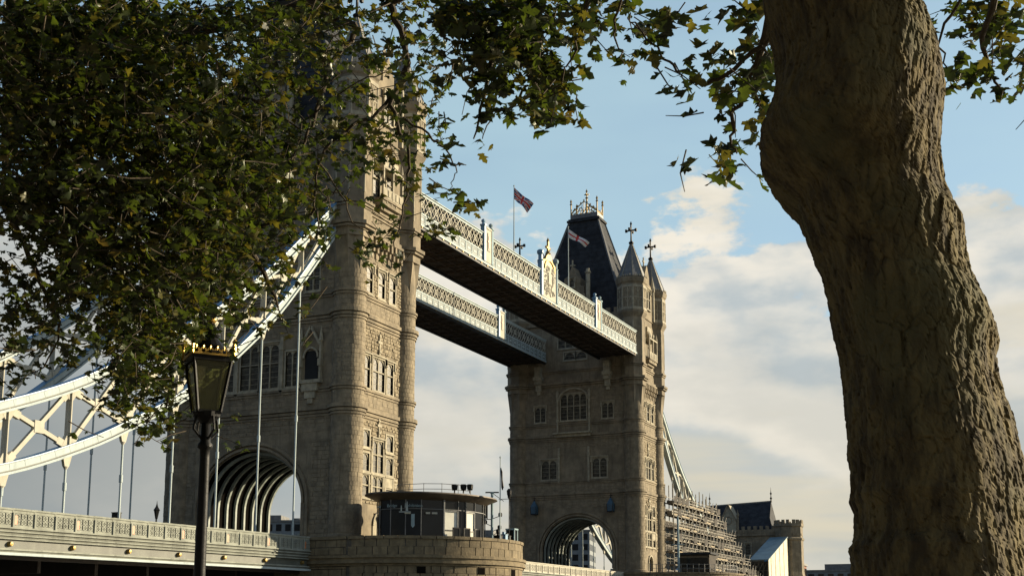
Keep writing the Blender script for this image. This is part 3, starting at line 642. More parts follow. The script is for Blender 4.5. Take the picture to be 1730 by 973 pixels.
# ------------------------------------------------------------ piers
def make_pier(yc,label,named_stones,hx=14,A=11.1,B=10.75,ztop=11.65):
    T=thing('river_pier',label,'pier',(0,yc,0),'river piers')
    def outline(off,n=40):
        pts=[(-hx-0*off,-(B+off))]
        pts=[]
        for k in range(n+1):
            t=-math.pi/2+math.pi*k/n; pts.append((hx+(A+off)*math.cos(t),(B+off)*math.sin(t)))
        for k in range(n+1):
            t=math.pi/2+math.pi*k/n; pts.append((-hx+(A+off)*math.cos(t),(B+off)*math.sin(t)))
        return pts
    g=G()
    def slab(off,z0,z1,g):
        o=outline(off); n=len(o)
        for i in range(n):
            a=o[i]; b_=o[(i+1)%n]; g.face([(a[0],a[1],z0),(b_[0],b_[1],z0),(b_[0],b_[1],z1),(a[0],a[1],z1)])
        g.face([(p[0],p[1],z1) for p in o]); g.face([(p[0],p[1],z0) for p in o][::-1])
    slab(-.1,-3,8.95,g); slab(-.1,8.95,10.25,g); obj('pier_core',g,M['joint'],T)
    g=G()
    for off,z0,z1 in ((.42,9.72,9.98),(.28,9.46,9.72),(.36,9.24,9.46),(.14,9.02,9.24)):
        slab(off,z0,z1,g)
    obj('cornice',g,M['pier'],T)
    # parapet wall core
    g=G(); o=outline(.02); ii=outline(-.62); n=len(o)
    for i in range(n):
        j=(i+1)%n; g.hexa([(o[i][0],o[i][1],9.98),(o[j][0],o[j][1],9.98),(ii[j][0],ii[j][1],9.98),(ii[i][0],ii[i][1],9.98),(o[i][0],o[i][1],ztop-.28),(o[j][0],o[j][1],ztop-.28),(ii[j][0],ii[j][1],ztop-.28),(ii[i][0],ii[i][1],ztop-.28)])
    obj('parapet_core',g,M['joint'],T)
    # coursed stones around the visible west cutwater
    def stone(t0,t1,z0,z1,off,name='stone',inn=.35):
        g=G(); k=3
        for q in range(k):
            a=t0+(t1-t0)*q/k; b_=t0+(t1-t0)*(q+1)/k
            def P(t,of,z): return (hx+(A+of)*math.cos(t),(B+of)*math.sin(t),z)
            g.hexa([P(a,off,z0),P(b_,off,z0),P(b_,-inn,z0),P(a,-inn,z0),P(a,off,z1),P(b_,off,z1),P(b_,-inn,z1),P(a,-inn,z1)])
        return obj(name,g,M['pier'],T)
    rnd=random.Random(int(yc)+3)
    rows=[(ztop-.27,ztop,.16,'coping_stone'),(10.72,ztop-.29,.06,'stone'),(10.0,10.70,.08,'stone')]+[(9.0-.62*(i+1)+.012,9.0-.62*i-.012,.05,'stone') for i in range(5)]
    da=1.15/A
    for r_,(z0,z1,off,nm) in enumerate(rows):
        t=-math.pi/2+rnd.random()*.05; end=math.pi/2*(.25 if named_stones else .1)
        while t<end:
            d=da*rnd.uniform(.75,1.3)*(1.4 if nm=='coping_stone' else 1)
            hole=(r_==3 and named_stones and any(abs(t+d/2-q)<.05 for q in ()))
            stone(t+.004,min(t+d,end)-.004,z0,z1,off+rnd.uniform(0,.035),nm); t+=d
    # straight flank in front of the tower
    g=G(); z=5.6
    facing('stone_facing',T,F_(0,-B,1,0,0,-1),-hx,hx,5.6,8.98,[],.62,1.2,'pier',.05,.2,9)
    facing('stone_facing',T,F_(0,-B,1,0,0,-1),-hx,hx,10.0,ztop-.29,[],.66,1.2,'pier',.06,.2,10)
    g=G(); g.box(-hx,hx,-B-.16,-B+.5,ztop-.27,ztop); g.box(-hx,hx,B-.5,B+.16,ztop-.27,ztop)
    obj('coping',g,M['pier'],T)
    g=G(); slab(-.65,10.25,10.32,g); obj('pier_deck',g,M['paving'],T)
    if named_stones:
        for t in (-.95,-.42,.02):   # solid blocks coloured black as the shade in square weep openings, below the cornice
            g=G()
            def P(tt,of,z): return (hx+(A+of)*math.cos(tt),(B+of)*math.sin(tt),z)
            w_=.035; g.hexa([P(t-w_,.12,8.35),P(t+w_,.12,8.35),P(t+w_,-.2,8.35),P(t-w_,-.2,8.35),P(t-w_,.12,8.95),P(t+w_,.12,8.95),P(t+w_,-.2,8.95),P(t-w_,-.2,8.95)])
            obj('weep_shade_block',g,M['shade_black'],T)
    return T
make_pier(0,'rounded stone pier under the glass kiosk, in front of the near tower',True)
make_pier(L,'far stone pier with the little brown hut on it',False)
# ------------------------------------------------------------ decks
def parapet(par,x,y0,y1,zf,pitch,matp='cream',face=1,shield=None):
    n=max(1,round((y1-y0)/pitch)); d=(y1-y0)/n
    g=G(); g.box(-.07,.07,0,.2,0,1.22); g.box(-.16*face-.06,-.16*face+.06,.0,.18,0,1.15) if False else None; g.box(-.14,.14,.03,.17,.0,.95)
    post=g.mesh('parapet_post',M[matp])
    g=G(); h=1.08; w_=d-.24
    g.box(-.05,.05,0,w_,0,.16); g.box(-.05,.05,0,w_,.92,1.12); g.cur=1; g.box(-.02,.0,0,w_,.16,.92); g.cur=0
    # quatrefoil tracery over a backing coloured darker as depth shade
    k=3; c=w_/k
    for i in range(k):
        for jz in range(2):
            yc=c*(i+.5); zc=.16+.38*(jz+.5)
            for q in range(8):
                a0=2*math.pi*q/8; a1=2*math.pi*(q+1)/8; g.bar((.03*face,yc+c*.36*math.cos(a0),zc+.16*math.sin(a0)),(.03*face,yc+c*.36*math.cos(a1),zc+.16*math.sin(a1)),.07,.05,up=(1,0,0))
            g.bar((.03*face,yc-c*.4,zc-.15),(.03*face,yc+c*.4,zc+.15),.06,.045,up=(1,0,0)); g.bar((.03*face,yc+c*.4,zc-.15),(.03*face,yc-c*.4,zc+.15),.06,.045,up=(1,0,0))
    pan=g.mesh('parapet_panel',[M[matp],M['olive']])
    g=G(); g.box(-.12,.12,0,d,1.12,1.24); cap=g.mesh('parapet_rail',M[matp])
    for i in range(n):
        y=y0+i*d; z=zf(y)
        put('parapet_post',post,par,(x,y,z)); put('parapet_panel',pan,par,(x,y+.22,z)); put('parapet_rail',cap,par,(x,y,z))
def girder(par,x,y0,y1,zf,face=1,step=5.475,full=True):
    # layered fascia: mouldings, dark band, bottom flange
    def strip(nm,z0,z1,o0,o1,mt):
        g=G(); n=max(1,int((y1-y0)/8)); 
        for k in range(n):
            a=y0+(y1-y0)*k/n; b_=y0+(y1-y0)*(k+1)/n; xa,xb=x+face*o0,x+face*o1
            g.hexa([(xa,a,zf(a)+z0),(xb,a,zf(a)+z0),(xb,b_,zf(b_)+z0),(xa,b_,zf(b_)+z0),(xa,a,zf(a)+z1),(xb,a,zf(a)+z1),(xb,b_,zf(b_)+z1),(xa,b_,zf(b_)+z1)])
        return obj(nm,g,M[mt],par)
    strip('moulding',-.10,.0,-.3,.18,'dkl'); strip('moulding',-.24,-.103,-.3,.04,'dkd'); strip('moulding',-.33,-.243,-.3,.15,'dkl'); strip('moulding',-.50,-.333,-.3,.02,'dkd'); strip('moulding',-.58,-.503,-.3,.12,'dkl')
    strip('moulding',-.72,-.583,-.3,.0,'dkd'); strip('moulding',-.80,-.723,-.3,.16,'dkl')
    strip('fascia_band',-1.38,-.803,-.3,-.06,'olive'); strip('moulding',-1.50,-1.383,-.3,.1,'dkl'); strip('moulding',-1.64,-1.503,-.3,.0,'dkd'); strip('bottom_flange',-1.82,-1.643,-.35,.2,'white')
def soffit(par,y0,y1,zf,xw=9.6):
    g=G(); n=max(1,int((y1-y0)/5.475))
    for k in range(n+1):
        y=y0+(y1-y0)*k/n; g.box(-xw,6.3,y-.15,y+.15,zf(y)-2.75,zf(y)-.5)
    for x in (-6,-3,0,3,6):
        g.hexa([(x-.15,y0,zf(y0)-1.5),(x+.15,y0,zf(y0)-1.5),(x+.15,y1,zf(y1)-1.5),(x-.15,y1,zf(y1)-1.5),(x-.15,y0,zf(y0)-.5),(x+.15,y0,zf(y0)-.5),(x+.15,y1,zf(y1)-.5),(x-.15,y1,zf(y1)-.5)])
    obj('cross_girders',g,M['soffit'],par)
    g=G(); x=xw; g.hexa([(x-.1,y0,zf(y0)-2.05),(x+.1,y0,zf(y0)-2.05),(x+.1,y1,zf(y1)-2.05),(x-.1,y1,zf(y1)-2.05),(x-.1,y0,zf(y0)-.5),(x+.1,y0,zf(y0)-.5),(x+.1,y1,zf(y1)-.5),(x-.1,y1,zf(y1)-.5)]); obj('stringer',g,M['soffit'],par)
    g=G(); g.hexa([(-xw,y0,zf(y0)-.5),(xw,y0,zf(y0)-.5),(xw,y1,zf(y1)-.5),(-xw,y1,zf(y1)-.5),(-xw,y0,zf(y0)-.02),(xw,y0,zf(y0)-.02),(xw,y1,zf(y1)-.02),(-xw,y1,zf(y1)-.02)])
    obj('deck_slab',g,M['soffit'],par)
zN=lambda y:10.45+.009*(y+11) if y<0 else 10.45
zS=lambda y:10.45-.009*(y-93)
HN=[-11.912-5.475*k for k in range(15)]
DN=thing('suspended_deck','pale deck of the near side span with pierced parapet and gilt bosses','bridge deck',(0,0,0),'bridge decks')
soffit(DN,-94.0,-10.75,zN,9.0)
for fx in (1,-1):
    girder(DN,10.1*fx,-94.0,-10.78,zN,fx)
    parapet(DN,10.1*fx,-11.912-5.475*15,-11.912,zN,1.825,'dkl',fx); parapet(DN,10.1*fx,-11.912,-10.8,zN,1.1,'dkl',fx)
g=G(); g.lathe(0,0,[(.02,.22),(.13,.2),(.17,.1),(.19,.0),(.19,-.05)],12); bm_=g.mesh('gilt_boss',M['gold'])
g=G(); g.box(0,.06,-.13,.13,.12,.72); sh_=g.mesh('shield',M['orange'])
for y in HN:
    put('gilt_boss',bm_,DN,(10.09,y,zN(y)-1.10),(0,R(90),0)); put('shield',sh_,DN,(10.16,y+.28,zN(y)+.05))
g=G(); g.box(-9.6,9.6,-94,94+82,10.40,10.404)
DC=thing('bascule_deck','pale opening span between the two towers with pierced parapet','bridge deck',(0,0,0),'bridge decks')
zC=lambda y:10.45
soffit(DC,10.8,L-10.8,zC,9.6)
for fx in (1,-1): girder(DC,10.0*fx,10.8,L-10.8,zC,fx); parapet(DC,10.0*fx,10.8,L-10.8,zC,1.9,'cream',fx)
DS=thing('suspended_deck','pale deck of the far side span behind the scaffolding','bridge deck',(0,0,0),'bridge decks')
soffit(DS,L+10.8,L+93,zS,9.8)
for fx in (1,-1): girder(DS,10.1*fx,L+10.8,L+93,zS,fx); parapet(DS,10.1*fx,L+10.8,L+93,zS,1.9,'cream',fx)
g=G(); g.hexa([(-8.5,-94,zN(-94)),(8.5,-94,zN(-94)),(8.5,-10.7,10.45),(-8.5,-10.7,10.45),(-8.5,-94,zN(-94)+.02),(8.5,-94,zN(-94)+.02),(8.5,-10.7,10.47),(-8.5,-10.7,10.47)])
g.box(-5.5,5.5,-10.7,10.7,10.44,10.47); g.box(-8.5,8.5,10.7,L-10.7,10.44,10.47); g.box(-5.5,5.5,L-10.7,L+10.7,10.44,10.47)
g.hexa([(-8.5,L+10.7,10.45),(8.5,L+10.7,10.45),(8.5,L+93,zS(L+93)),(-8.5,L+93,zS(L+93)),(-8.5,L+10.7,10.47),(8.5,L+10.7,10.47),(8.5,L+93,zS(L+93)+.02),(-8.5,L+93,zS(L+93)+.02)])
obj('road',g,M['road'],kind='structure')
# ------------------------------------------------------------ chains (y measured outward from the tower)
UP=[(4.2,46.4),(8.6,42.3),(12,39.2),(15.5,36.0),(19.3,32.9),(22,30.8),(25.8,28.3),(31.5,24.9),(38.1,21.1),(45.3,18.1),(53,15.6),(61,14.0),(68,13.4),(75,14.2),(84,17.3),(94,22.5)]
LO=[(4.2,44.3),(7.5,40.8),(12.2,35.3),(16.4,30.8),(22.3,25.7),(27.5,21.9),(33.1,18.8),(37.8,16.55),(45,13.95),(53,12.3),(61,11.9),(68,12.4),(75,13.4),(84,16.4),(94,21.5)]
def ip(T,d):
    xs=[a for a,_ in T]; ys=[b for _,b in T]
    # smooth interpolation
    k=max(0,min(len(xs)-2,int(np.searchsorted(xs,d))-1)); t=(d-xs[k])/(xs[k+1]-xs[k])
    def sl(i): return (ys[min(i+1,len(xs)-1)]-ys[max(i-1,0)])/(xs[min(i+1,len(xs)-1)]-xs[max(i-1,0)])
    h=xs[k+1]-xs[k]; return (2*t**3-3*t**2+1)*ys[k]+(t**3-2*t**2+t)*h*sl(k)+(-2*t**3+3*t**2)*ys[k+1]+(t**3-t**2)*h*sl(k+1)
def chain(x,face,label,far=False):
    T=thing('suspension_chain',label,'suspension chain',(0,L if far else 0,0),'suspension chains')
    if far: T.rotation_euler=(0,0,0)
    sg=1 if far else -1
    def chord(nm,TB):
        g=G(); gb=G(); gr=G(); ds=[4.2+1.3*i for i in range(69)]
        P=[(sg*d,ip(TB,d)) for d in ds if d<93.9]
        for i in range(len(P)-1):
            (y0,z0),(y1,z1)=P[i],P[i+1]
            dirv=Vector((0,y1-y0,z1-z0)).normalized(); nrm=Vector((0,-dirv.z,dirv.y)); nrm=nrm if nrm.z>0 else -nrm
            def slab(gg,x0,x1,h0,h1,e=0.0):
                a=Vector((0,y0,z0))-dirv*e; b_=Vector((0,y1,z1))+dirv*e
                q=[]
                for c_ in (a,b_):
                    for (xx,hh) in ((x0,h0),(x1,h0),(x1,h1),(x0,h1)): q.append(Vector((xx,0,0))+c_+nrm*hh)
                gg.hexa([q[0],q[1],q[2],q[3],q[4],q[5],q[6],q[7]])
            slab(g,x-.34,x+.34,-.16,.27,.01); slab(gr,x-.27,x+.27,-.26,-.16)
            slab(g,x-.42,x+.42,-.42,-.26); slab(gr,x-.26,x+.26,.27,.31)
            slab(gb,x-.42,x+.42,.31,.38)
        c=obj(nm,g,M['white'],T); obj('top_plate',gb,M['blue'],c); obj('shade_painted_web',gr,M['olive'],c)  # recess strips coloured darker than the chord, as painted shade lines
        return c
    chord('upper_chord',UP); chord('lower_chord',LO)
    hd=[11.912+5.475*k for k in range(15)]; nodes=[6.44]+hd
    for k,d in enumerate(nodes):
        zu,zl=ip(UP,d),ip(LO,d); y=sg*d
        g=G()
        if zu-zl>1.3:
            for q in (-.11,.11): g.bar((x+q,y,zl+.2),(x+q,y,zu-.2),.09,.34)
            g.bar((x,y,zl+.2),(x,y,zu-.2),.13,.14)
            g.hexa([(x-.16,y-.62,zl+.2),(x+.16,y-.62,zl+.2),(x+.16,y+.62,zl+.2),(x-.16,y+.62,zl+.2),(x-.16,y-.22,zl+1.0),(x+.16,y-.22,zl+1.0),(x+.16,y+.22,zl+1.0),(x-.16,y+.22,zl+1.0)])
            g.hexa([(x-.16,y-.22,zu-1.0),(x+.16,y-.22,zu-1.0),(x+.16,y+.22,zu-1.0),(x-.16,y+.22,zu-1.0),(x-.16,y-.7,zu-.2),(x+.16,y-.7,zu-.2),(x+.16,y+.7,zu-.2),(x-.16,y+.7,zu-.2)])
            obj('vertical_strut',g,M['cream'],T)
        if k>=1 and zl-.4-(zN(-d)+1.2)>.2:
            zb=zN(-d)+1.1
            g=G(); g.hexa([(x-.12,y-.2,zl-1.15),(x+.12,y-.2,zl-1.15),(x+.12,y+.2,zl-1.15),(x-.12,y+.2,zl-1.15),(x-.12,y-.42,zl-.36),(x+.12,y-.42,zl-.36),(x+.12,y+.42,zl-.36),(x-.12,y+.42,zl-.36)])
            g.lathe(x,y,[(.1,zl-1.35),(.2,zl-1.15)],8)
            hg=obj('hanger_bracket',g,M['cream'],T)
            zm=zb+(zl-zb)*.45
            g=G(); g.lathe(x,y,[(.085,zb-1),(.085,zm-.3),(.14,zm-.28),(.14,zm+.28),(.085,zm+.3),(.085,zl-1.2)],10); obj('hanger_rod',g,M['white'],hg,smooth=False)
    for k in range(len(nodes)-1):
        d0,d1=nodes[k],nodes[k+1]
        if d1>62 : break
        a=(x,sg*d0,ip(LO,d0)+.25); b_=(x,sg*d1,ip(UP,d1)-.25); c_=(x,sg*d0,ip(UP,d0)-.25); e=(x,sg*d1,ip(LO,d1)+.25)
        if ip(UP,d1)-ip(LO,d1)<1.6: continue
        for p_,q_ in ((a,b_),(c_,e)):
            g=G(); P_,Q_=Vector(p_),Vector(q_); dr=(Q_-P_).normalized()
            for q in (-.1,.1): g.bar(P_+Vector((q,0,0)),Q_+Vector((q,0,0)),.07,.30,up=(1,0,0)) if False else g.bar(P_+Vector((q,0,0)),Q_+Vector((q,0,0)),.09,.30)
            g.bar(P_,Q_,.12,.10); g.bar(P_,P_+dr*1.1,.30,.52); g.bar(Q_-dr*1.1,Q_,.30,.52)
            obj('diagonal_brace',g,M['cream'],T)
        m_=Vector(a)*.5+Vector(b_)*.5; m2=Vector(c_)*.5+Vector(e)*.5; mm=(m_+m2)/2
        g=G(); g.box(mm.x-.18,mm.x+.18,mm.y-.42,mm.y+.42,mm.z-.42,mm.z+.42); obj('cross_plate',g,M['cream'],T)
    return T
chain(9.0,1,'white trussed chain of the near side span, on the side facing us')
chain(-10.0,1,'white trussed chain of the near side span, on the far side of its road')
chain(9.0,1,'white chain running down from the far tower behind the scaffolding',True)
chain(-10.0,1,'far chain of the far side span, glimpsed through the far arch',True)
# ------------------------------------------------------------ high walkways
def walkway(xi,xo,xf,label,crest):
    """xi..xo width, xf = x of the decorated west face"""
    T=thing('high_walkway',label,'footbridge',(0,0,0),'high level walkways')
    y0,y1=6.3,76.3
    g=G(); g.box(xi+.25,xo-.25,y0,y1,46.05,46.3)
    for x in np.linspace(xi+.6,xo-.6,5): g.box(x-.06,x+.06,y0,y1,45.9,46.05)
    n=28
    for k in range(n):
        a=y0+(y1-y0)*k/n; b_=y0+(y1-y0)*(k+1)/n; g.box(xi+.3,xo-.3,a-.08,a+.08,45.86,46.05)
        g.bar((xi+.4,a,45.97),(xo-.4,b_,45.97),.1); g.bar((xo-.4,a,45.97),(xi+.4,b_,45.97),.1)
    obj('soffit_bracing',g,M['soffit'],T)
    g=G()
    for x in (xi,xo): s=1 if x==xo else -1; g.box(min(x-.3*s,x+.02*s),max(x-.3*s,x+.02*s),y0,y1,45.7,46.0)
    obj('edge_girder',g,M['iron'],T)
    nb=44; d=(y1-y0)/nb
    for x,s in ((xo,1),(xi,-1)):
        main=abs(x-xf)<.01; 
        g=G(); a,b_=sorted((x-.1*s,x+.16*s)); g.box(a,b_,y0,y1,46.0,46.28); obj('bottom_rail',g,M['white'],T)
        a,b_=sorted((x-.1*s,x+.08*s)); g=G(); g.box(a,b_,y0,y1,47.36,47.55); obj('middle_rail',g,M['white'],T)
        g=G(); g.box(a,b_,y0,y1,49.42,49.66); a,b_=sorted((x-.2*s,x+.2*s)); g.box(a,b_,y0,y1,49.66,49.76); obj('top_rail',g,M['white'],T)
        fo=1 if s>0 else -1
        q=G(); lo,hi=(0,.1) if s>0 else (-.1,0); q.box(lo,hi,-.06,.06,0,1.1); pm=q.mesh('baluster_post',M['white'])
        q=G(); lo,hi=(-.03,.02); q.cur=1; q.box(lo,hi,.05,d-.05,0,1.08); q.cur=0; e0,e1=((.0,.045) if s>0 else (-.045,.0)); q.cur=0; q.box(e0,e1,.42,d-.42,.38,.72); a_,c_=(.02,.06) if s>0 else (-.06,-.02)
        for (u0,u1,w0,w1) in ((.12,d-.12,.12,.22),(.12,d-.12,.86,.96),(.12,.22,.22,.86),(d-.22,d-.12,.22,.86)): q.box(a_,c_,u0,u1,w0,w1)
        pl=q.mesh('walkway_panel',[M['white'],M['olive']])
        q=G(); lo,hi=(-.02,.14) if s>0 else (-.14,.02); q.box(lo,hi,-.09,.09,-.12,.0); ds=q.mesh('gilt_dentil',M['gold'])
        # one lattice bay: crossed bars with a ring
        q=G(); xx=.03*fo
        q.bar((xx,0,0),(xx,d,1.86),.10,.06,up=(1,0,0)); q.bar((xx,d,0),(xx,0,1.86),.10,.06,up=(1,0,0))
        q.bar((xx,0,.93),(xx,d/2,0),.06,.05,up=(1,0,0)); q.bar((xx,0,.93),(xx,d/2,1.86),.06,.05,up=(1,0,0)); q.bar((xx,d,.93),(xx,d/2,0),.06,.05,up=(1,0,0)); q.bar((xx,d,.93),(xx,d/2,1.86),.06,.05,up=(1,0,0))
        for k in range(10):
            a0=2*math.pi*k/10; a1=2*math.pi*(k+1)/10; q.bar((xx*2,d/2+.34*math.cos(a0),.93+.34*math.sin(a0)),(xx*2,d/2+.34*math.cos(a1),.93+.34*math.sin(a1)),.09,.06,up=(1,0,0))
        lt=q.mesh('lattice_bay',M['cream' if main else 'white'])
        for k in range(nb):
            y=y0+k*d
            put('walkway_panel',pl,T,(x,y,46.28)); put('baluster_post',pm,T,(x,y,46.28)); put('lattice_bay',lt,T,(x,y,47.55))
            if main: put('gilt_dentil',ds,T,(x,y+d/2,46.0))
    # glazed inner wall and roof
    g=G(); g.box(xi+.7,xo-.7,y0,y1,46.5,49.6); obj('inner_glazing',g,M['glass'],T)
    g=G(); c=(xi+xo)/2; n=36
    for k in range(n):
        a=y0+(y1-y0)*k/n; b_=y0+(y1-y0)*(k+1)/n-.06
        for s in (-1,1):
            xe=c+s*((xo-xi)/2-.35); xr=c+s*.7
            g.hexa([(xe,a,49.76),(xr,a,50.35),(xr,b_,50.35),(xe,b_,49.76),(xe,a,49.88),(xr,a,50.47),(xr,b_,50.47),(xe,b_,49.88)])
    g.box(c-.7,c+.7,y0,y1,50.35,50.5); obj('roof',g,M['slate'],T)
    g=G()
    for k in range(n+1):
        a=y0+(y1-y0)*k/n
        for s in (-1,1): g.bar((c+s*((xo-xi)/2-.35),a,49.9),(c+s*.7,a,50.52),.07)
    for s in (-1,1): g.box(c+s*((xo-xi)/2-.35)-.05,c+s*((xo-xi)/2-.35)+.05,y0,y1,49.9,50.02)
    obj('glazing_bar',g,M['lead'],T,kind='stuff')
    # pilastered heraldic panels
    for yc,hw in ((23.0,1.0),(59.4,1.0)):
        g=G(); g.box(xf-.3,xf+.22,yc-hw+.2,yc+hw-.2,46.3,50.6); g.box(xf+.2,xf+.3,yc-hw+.3,yc+hw-.3,50.35,50.6); hp=obj('heraldic_panel',g,M['cream'],T)
        g=G(); g.box(xf+.22,xf+.30,yc-.32,yc+.32,47.7,49.9); obj('shield',g,M['cream'],hp)
        g=G(); g.box(xf+.30,xf+.34,yc-.16,yc+.16,48.0,49.5); g.box(xf+.30,xf+.335,yc-.4,yc+.4,48.75,48.95); obj('arms',g,M['orange'],hp)
        for s in (-1,1):
            g=G(); y=yc+s*hw; g.box(xf-.25,xf+.28,y-.2,y+.2,46.3,50.6); g.box(xf-.32,xf+.36,y-.28,y+.28,50.6,50.8); g.lathe(xf,y,[(.2,50.8),(.14,51.0),(.26,51.15),(.26,51.3),(.1,51.45)],8); obj('pilaster',g,M['paleblue' if s>0 else 'blue'],hp)
    if crest:
        yc=41.3
        g=G(); g.box(xf-.35,xf+.2,yc-2.2,yc+2.2,46.3,50.8); hp=obj('centre_crest',g,M['cream'],T)
        g=G(); pts=[(-2.1,50.8),(-2.0,51.3),(-1.2,51.5),(-.8,52.1),(0,52.7),(.8,52.1),(1.2,51.5),(2.0,51.3),(2.1,50.8)]
        g.face([(xf+.2,yc+a,b_) for a,b_ in pts]); g.face([(xf-.2,yc+a,b_) for a,b_ in pts][::-1])
        for i in range(len(pts)): a,b_=pts[i],pts[(i+1)%len(pts)]; g.face([(xf+.2,yc+a[0],a[1]),(xf+.2,yc+b_[0],b_[1]),(xf-.2,yc+b_[0],b_[1]),(xf-.2,yc+a[0],a[1])])
        obj('crest_gable',g,M['gold'],hp)
        g=G(); rnd=random.Random(4)
        for k in range(46):    # carved scrollwork of the coat of arms
            y=yc+rnd.uniform(-1.5,1.5); zz=rnd.uniform(46.9,50.6); r=rnd.uniform(.14,.34); a=rnd.uniform(0,6.3)
            for q in range(5):
                a0=a+.8*q; a1=a0+.8; g.bar((xf+.25,y+r*math.cos(a0),zz+r*math.sin(a0)),(xf+.25,y+r*math.cos(a1),zz+r*math.sin(a1)),.10,.10,up=(1,0,0))
        g.box(xf+.2,xf+.34,yc-.5,yc+.5,48.3,49.8); obj('carved_arms',g,M['cream'],hp,kind='stuff')
        g=G()
        for k in range(8):
            a0=math.pi*k/8; a1=math.pi*(k+1)/8; g.bar((xf+.25,yc+1.6*math.cos(a0),50.2+1.4*math.sin(a0)),(xf+.25,yc+1.6*math.cos(a1),50.2+1.4*math.sin(a1)),.2,.2,up=(1,0,0))
        obj('arch_moulding',g,M['gold'],hp)
        g=G(); g.box(xf-.12,xf+.12,yc-.12,yc+.12,52.6,54.3)
        for s in (-1,1): g.box(xf-.1,xf+.1,yc+s*.3-.25,yc+s*.3+.25,53.25,53.5); g.lathe(xf,yc+s*.62,[(.02,53.15),(.18,53.35),(.02,53.6)],6)
        g.lathe(xf,yc,[(.1,54.2),(.22,54.4),(.02,54.8)],6); g.lathe(xf,yc,[(.4,52.5),(.3,52.8),(.15,53.0)],8); obj('cross',g,M['gold'],hp)
        for s in (-1,1):
            g=G(); y=yc+s*2.45; g.lathe(xf-.0,y,[(.36,46.3),(.36,50.9),(.46,51.0),(.30,51.15),(.30,51.8),(.46,51.95),(.48,52.3),(.3,52.45)],12); obj('post',g,M['blue' if s<0 else 'paleblue'],hp)
    return T
walkway(4.6,11.0,11.0,'nearer high walkway with gilded centre crest joining the two towers',True)
walkway(-11.0,-4.6,-4.6,'farther high walkway, lower in view, partly in shade',False)
# ------------------------------------------------------------ flags
def flag(x,y,z0,z1,label,flabel,kind,top,bot,hoist):
    P=thing('flagpole',label,'flagpole',(x,y,z0),'flagpoles on the walkway')
    g=G(); g.lathe(0,0,[(.09,0),(.05,z1-z0),(.11,z1-z0+.03),(.11,z1-z0+.12),(.02,z1-z0+.22)],8); obj('pole',g,M['white'],P)
    nx,nz=36,20; V=[];Fc=[];MI=[]
    rt=Vector((_rt.x,_rt.y,0)).normalized(); sd_=Vector((rt.y,-rt.x,0))
    for i in range(nx+1):
        for j in range(nz+1):
            s=i/nx; t_=j/nz
            A=rt*top[0]*s+Vector((0,0,1))*(top[1]*s); B_=rt*bot[0]*s+Vector((0,0,1))*(-hoist+bot[1]*s)
            p=A.lerp(B_,t_)+sd_*(.22*math.sin(s*9+t_*2.2)*s**.6)+Vector((0,0,-.08*math.sin(s*6+t_)))
            V.append(tuple(p))
    for i in range(nx):
        for j in range(nz):
            a=i*(nz+1)+j; Fc.append((a,a+1,a+nz+2,a+nz+1)); s=(i+.5)/nx*2; t_=(j+.5)/nz
            if kind=='union':
                X=s-1; Y=(t_-.5); c=2
                dg=min(abs(Y-X*.5),abs(Y+X*.5))
                if abs(X)<.1 or abs(Y)<.1: c=0
                elif abs(X)<.17 or abs(Y)<.17: c=1
                elif dg<.045: c=0
                elif dg<.11: c=1
            else: c=0 if (abs(t_-.5)<.12 or abs(s-.95)<.13) else 1
            MI.append(c)
    me=bpy.data.meshes.new('flag'); me.from_pydata(V,[],Fc)
    for k in ('fl_red','fl_white','fl_blue'): me.materials.append(M[k])
    me.polygons.foreach_set('material_index',MI); me.polygons.foreach_set('use_smooth',[True]*len(MI)); me.update()
    f=put('flag',me,None,(x,y,z1-.1)); tag(f,flabel,'flag')
flag(7.8,37.45,50.4,61.15,'left of the two white flagpoles standing on the walkway','red, white and blue Union Jack drooping from the left walkway pole','union',(2.6,-2.35),(1.75,-1.9),1.5)
flag(7.8,56.2,50.4,61.1,'right of the two white flagpoles, in front of the slate roof','white flag with a red cross drooping from the right walkway pole','cross',(3.1,-2.2),(2.5,-1.45),1.25)
# ------------------------------------------------------------ kiosk on the near pier
KC=(18.0,-2.4); KA,KB=6.9,4.6; KR=R(64)
def kp(t,f=1.0,z=0,da=0): 
    x=(KA*f+da)*math.cos(t); y=(KB*f+da)*math.sin(t); c,s=math.cos(KR),math.sin(KR); return (KC[0]+x*c-y*s-KC[0],KC[1]+x*s+y*c-KC[1],z)
K=thing('kiosk','dark glass oval pavilion with thin overhanging roof on the near pier','pavilion',(KC[0],KC[1],0))
g=G(); n=64
for (f0,z0,f1,z1) in ((.80,15.05,.97,15.5),(.97,15.5,1.0,15.58),(1.0,15.58,.99,15.7),(.99,15.7,.2,15.9)):
    for k in range(n):
        a,b_=2*math.pi*k/n,2*math.pi*(k+1)/n; g.face([kp(a,f0,z0),kp(b_,f0,z0),kp(b_,f1,z1),kp(a,f1,z1)])
g.face([kp(2*math.pi*k/n,.2,15.95) for k in range(n)]); g.face([kp(2*math.pi*k/n,.80,15.05) for k in range(n)][::-1]); obj('roof',g,M['roofing'],K,smooth=False)
def tview(u):   # parameter of the facade point that stands nearest the promenade at that bearing
    best=None
    for k in range(720):
        t_=2*math.pi*k/720; p=Vector(kp(t_,.80,13))+Vector((KC[0],KC[1],0)); v=p-CAM; uu=PX+FPX*v.dot(_rt)/v.dot(_fw)
        sc=abs(uu-u)*.05+(p-CAM).length
        if abs(uu-u)<3 and (best is None or (p-CAM).length<best[0]): best=((p-CAM).length,t_)
    return best[1]
_us=[640,658,683,714,752,776,789,804]
_ts=[tview(u) for u in _us]
for k in range(1,len(_ts)):
    while _ts[k]<_ts[k-1]-3: _ts[k]+=2*math.pi
    while _ts[k]>_ts[k-1]+3: _ts[k]-=2*math.pi
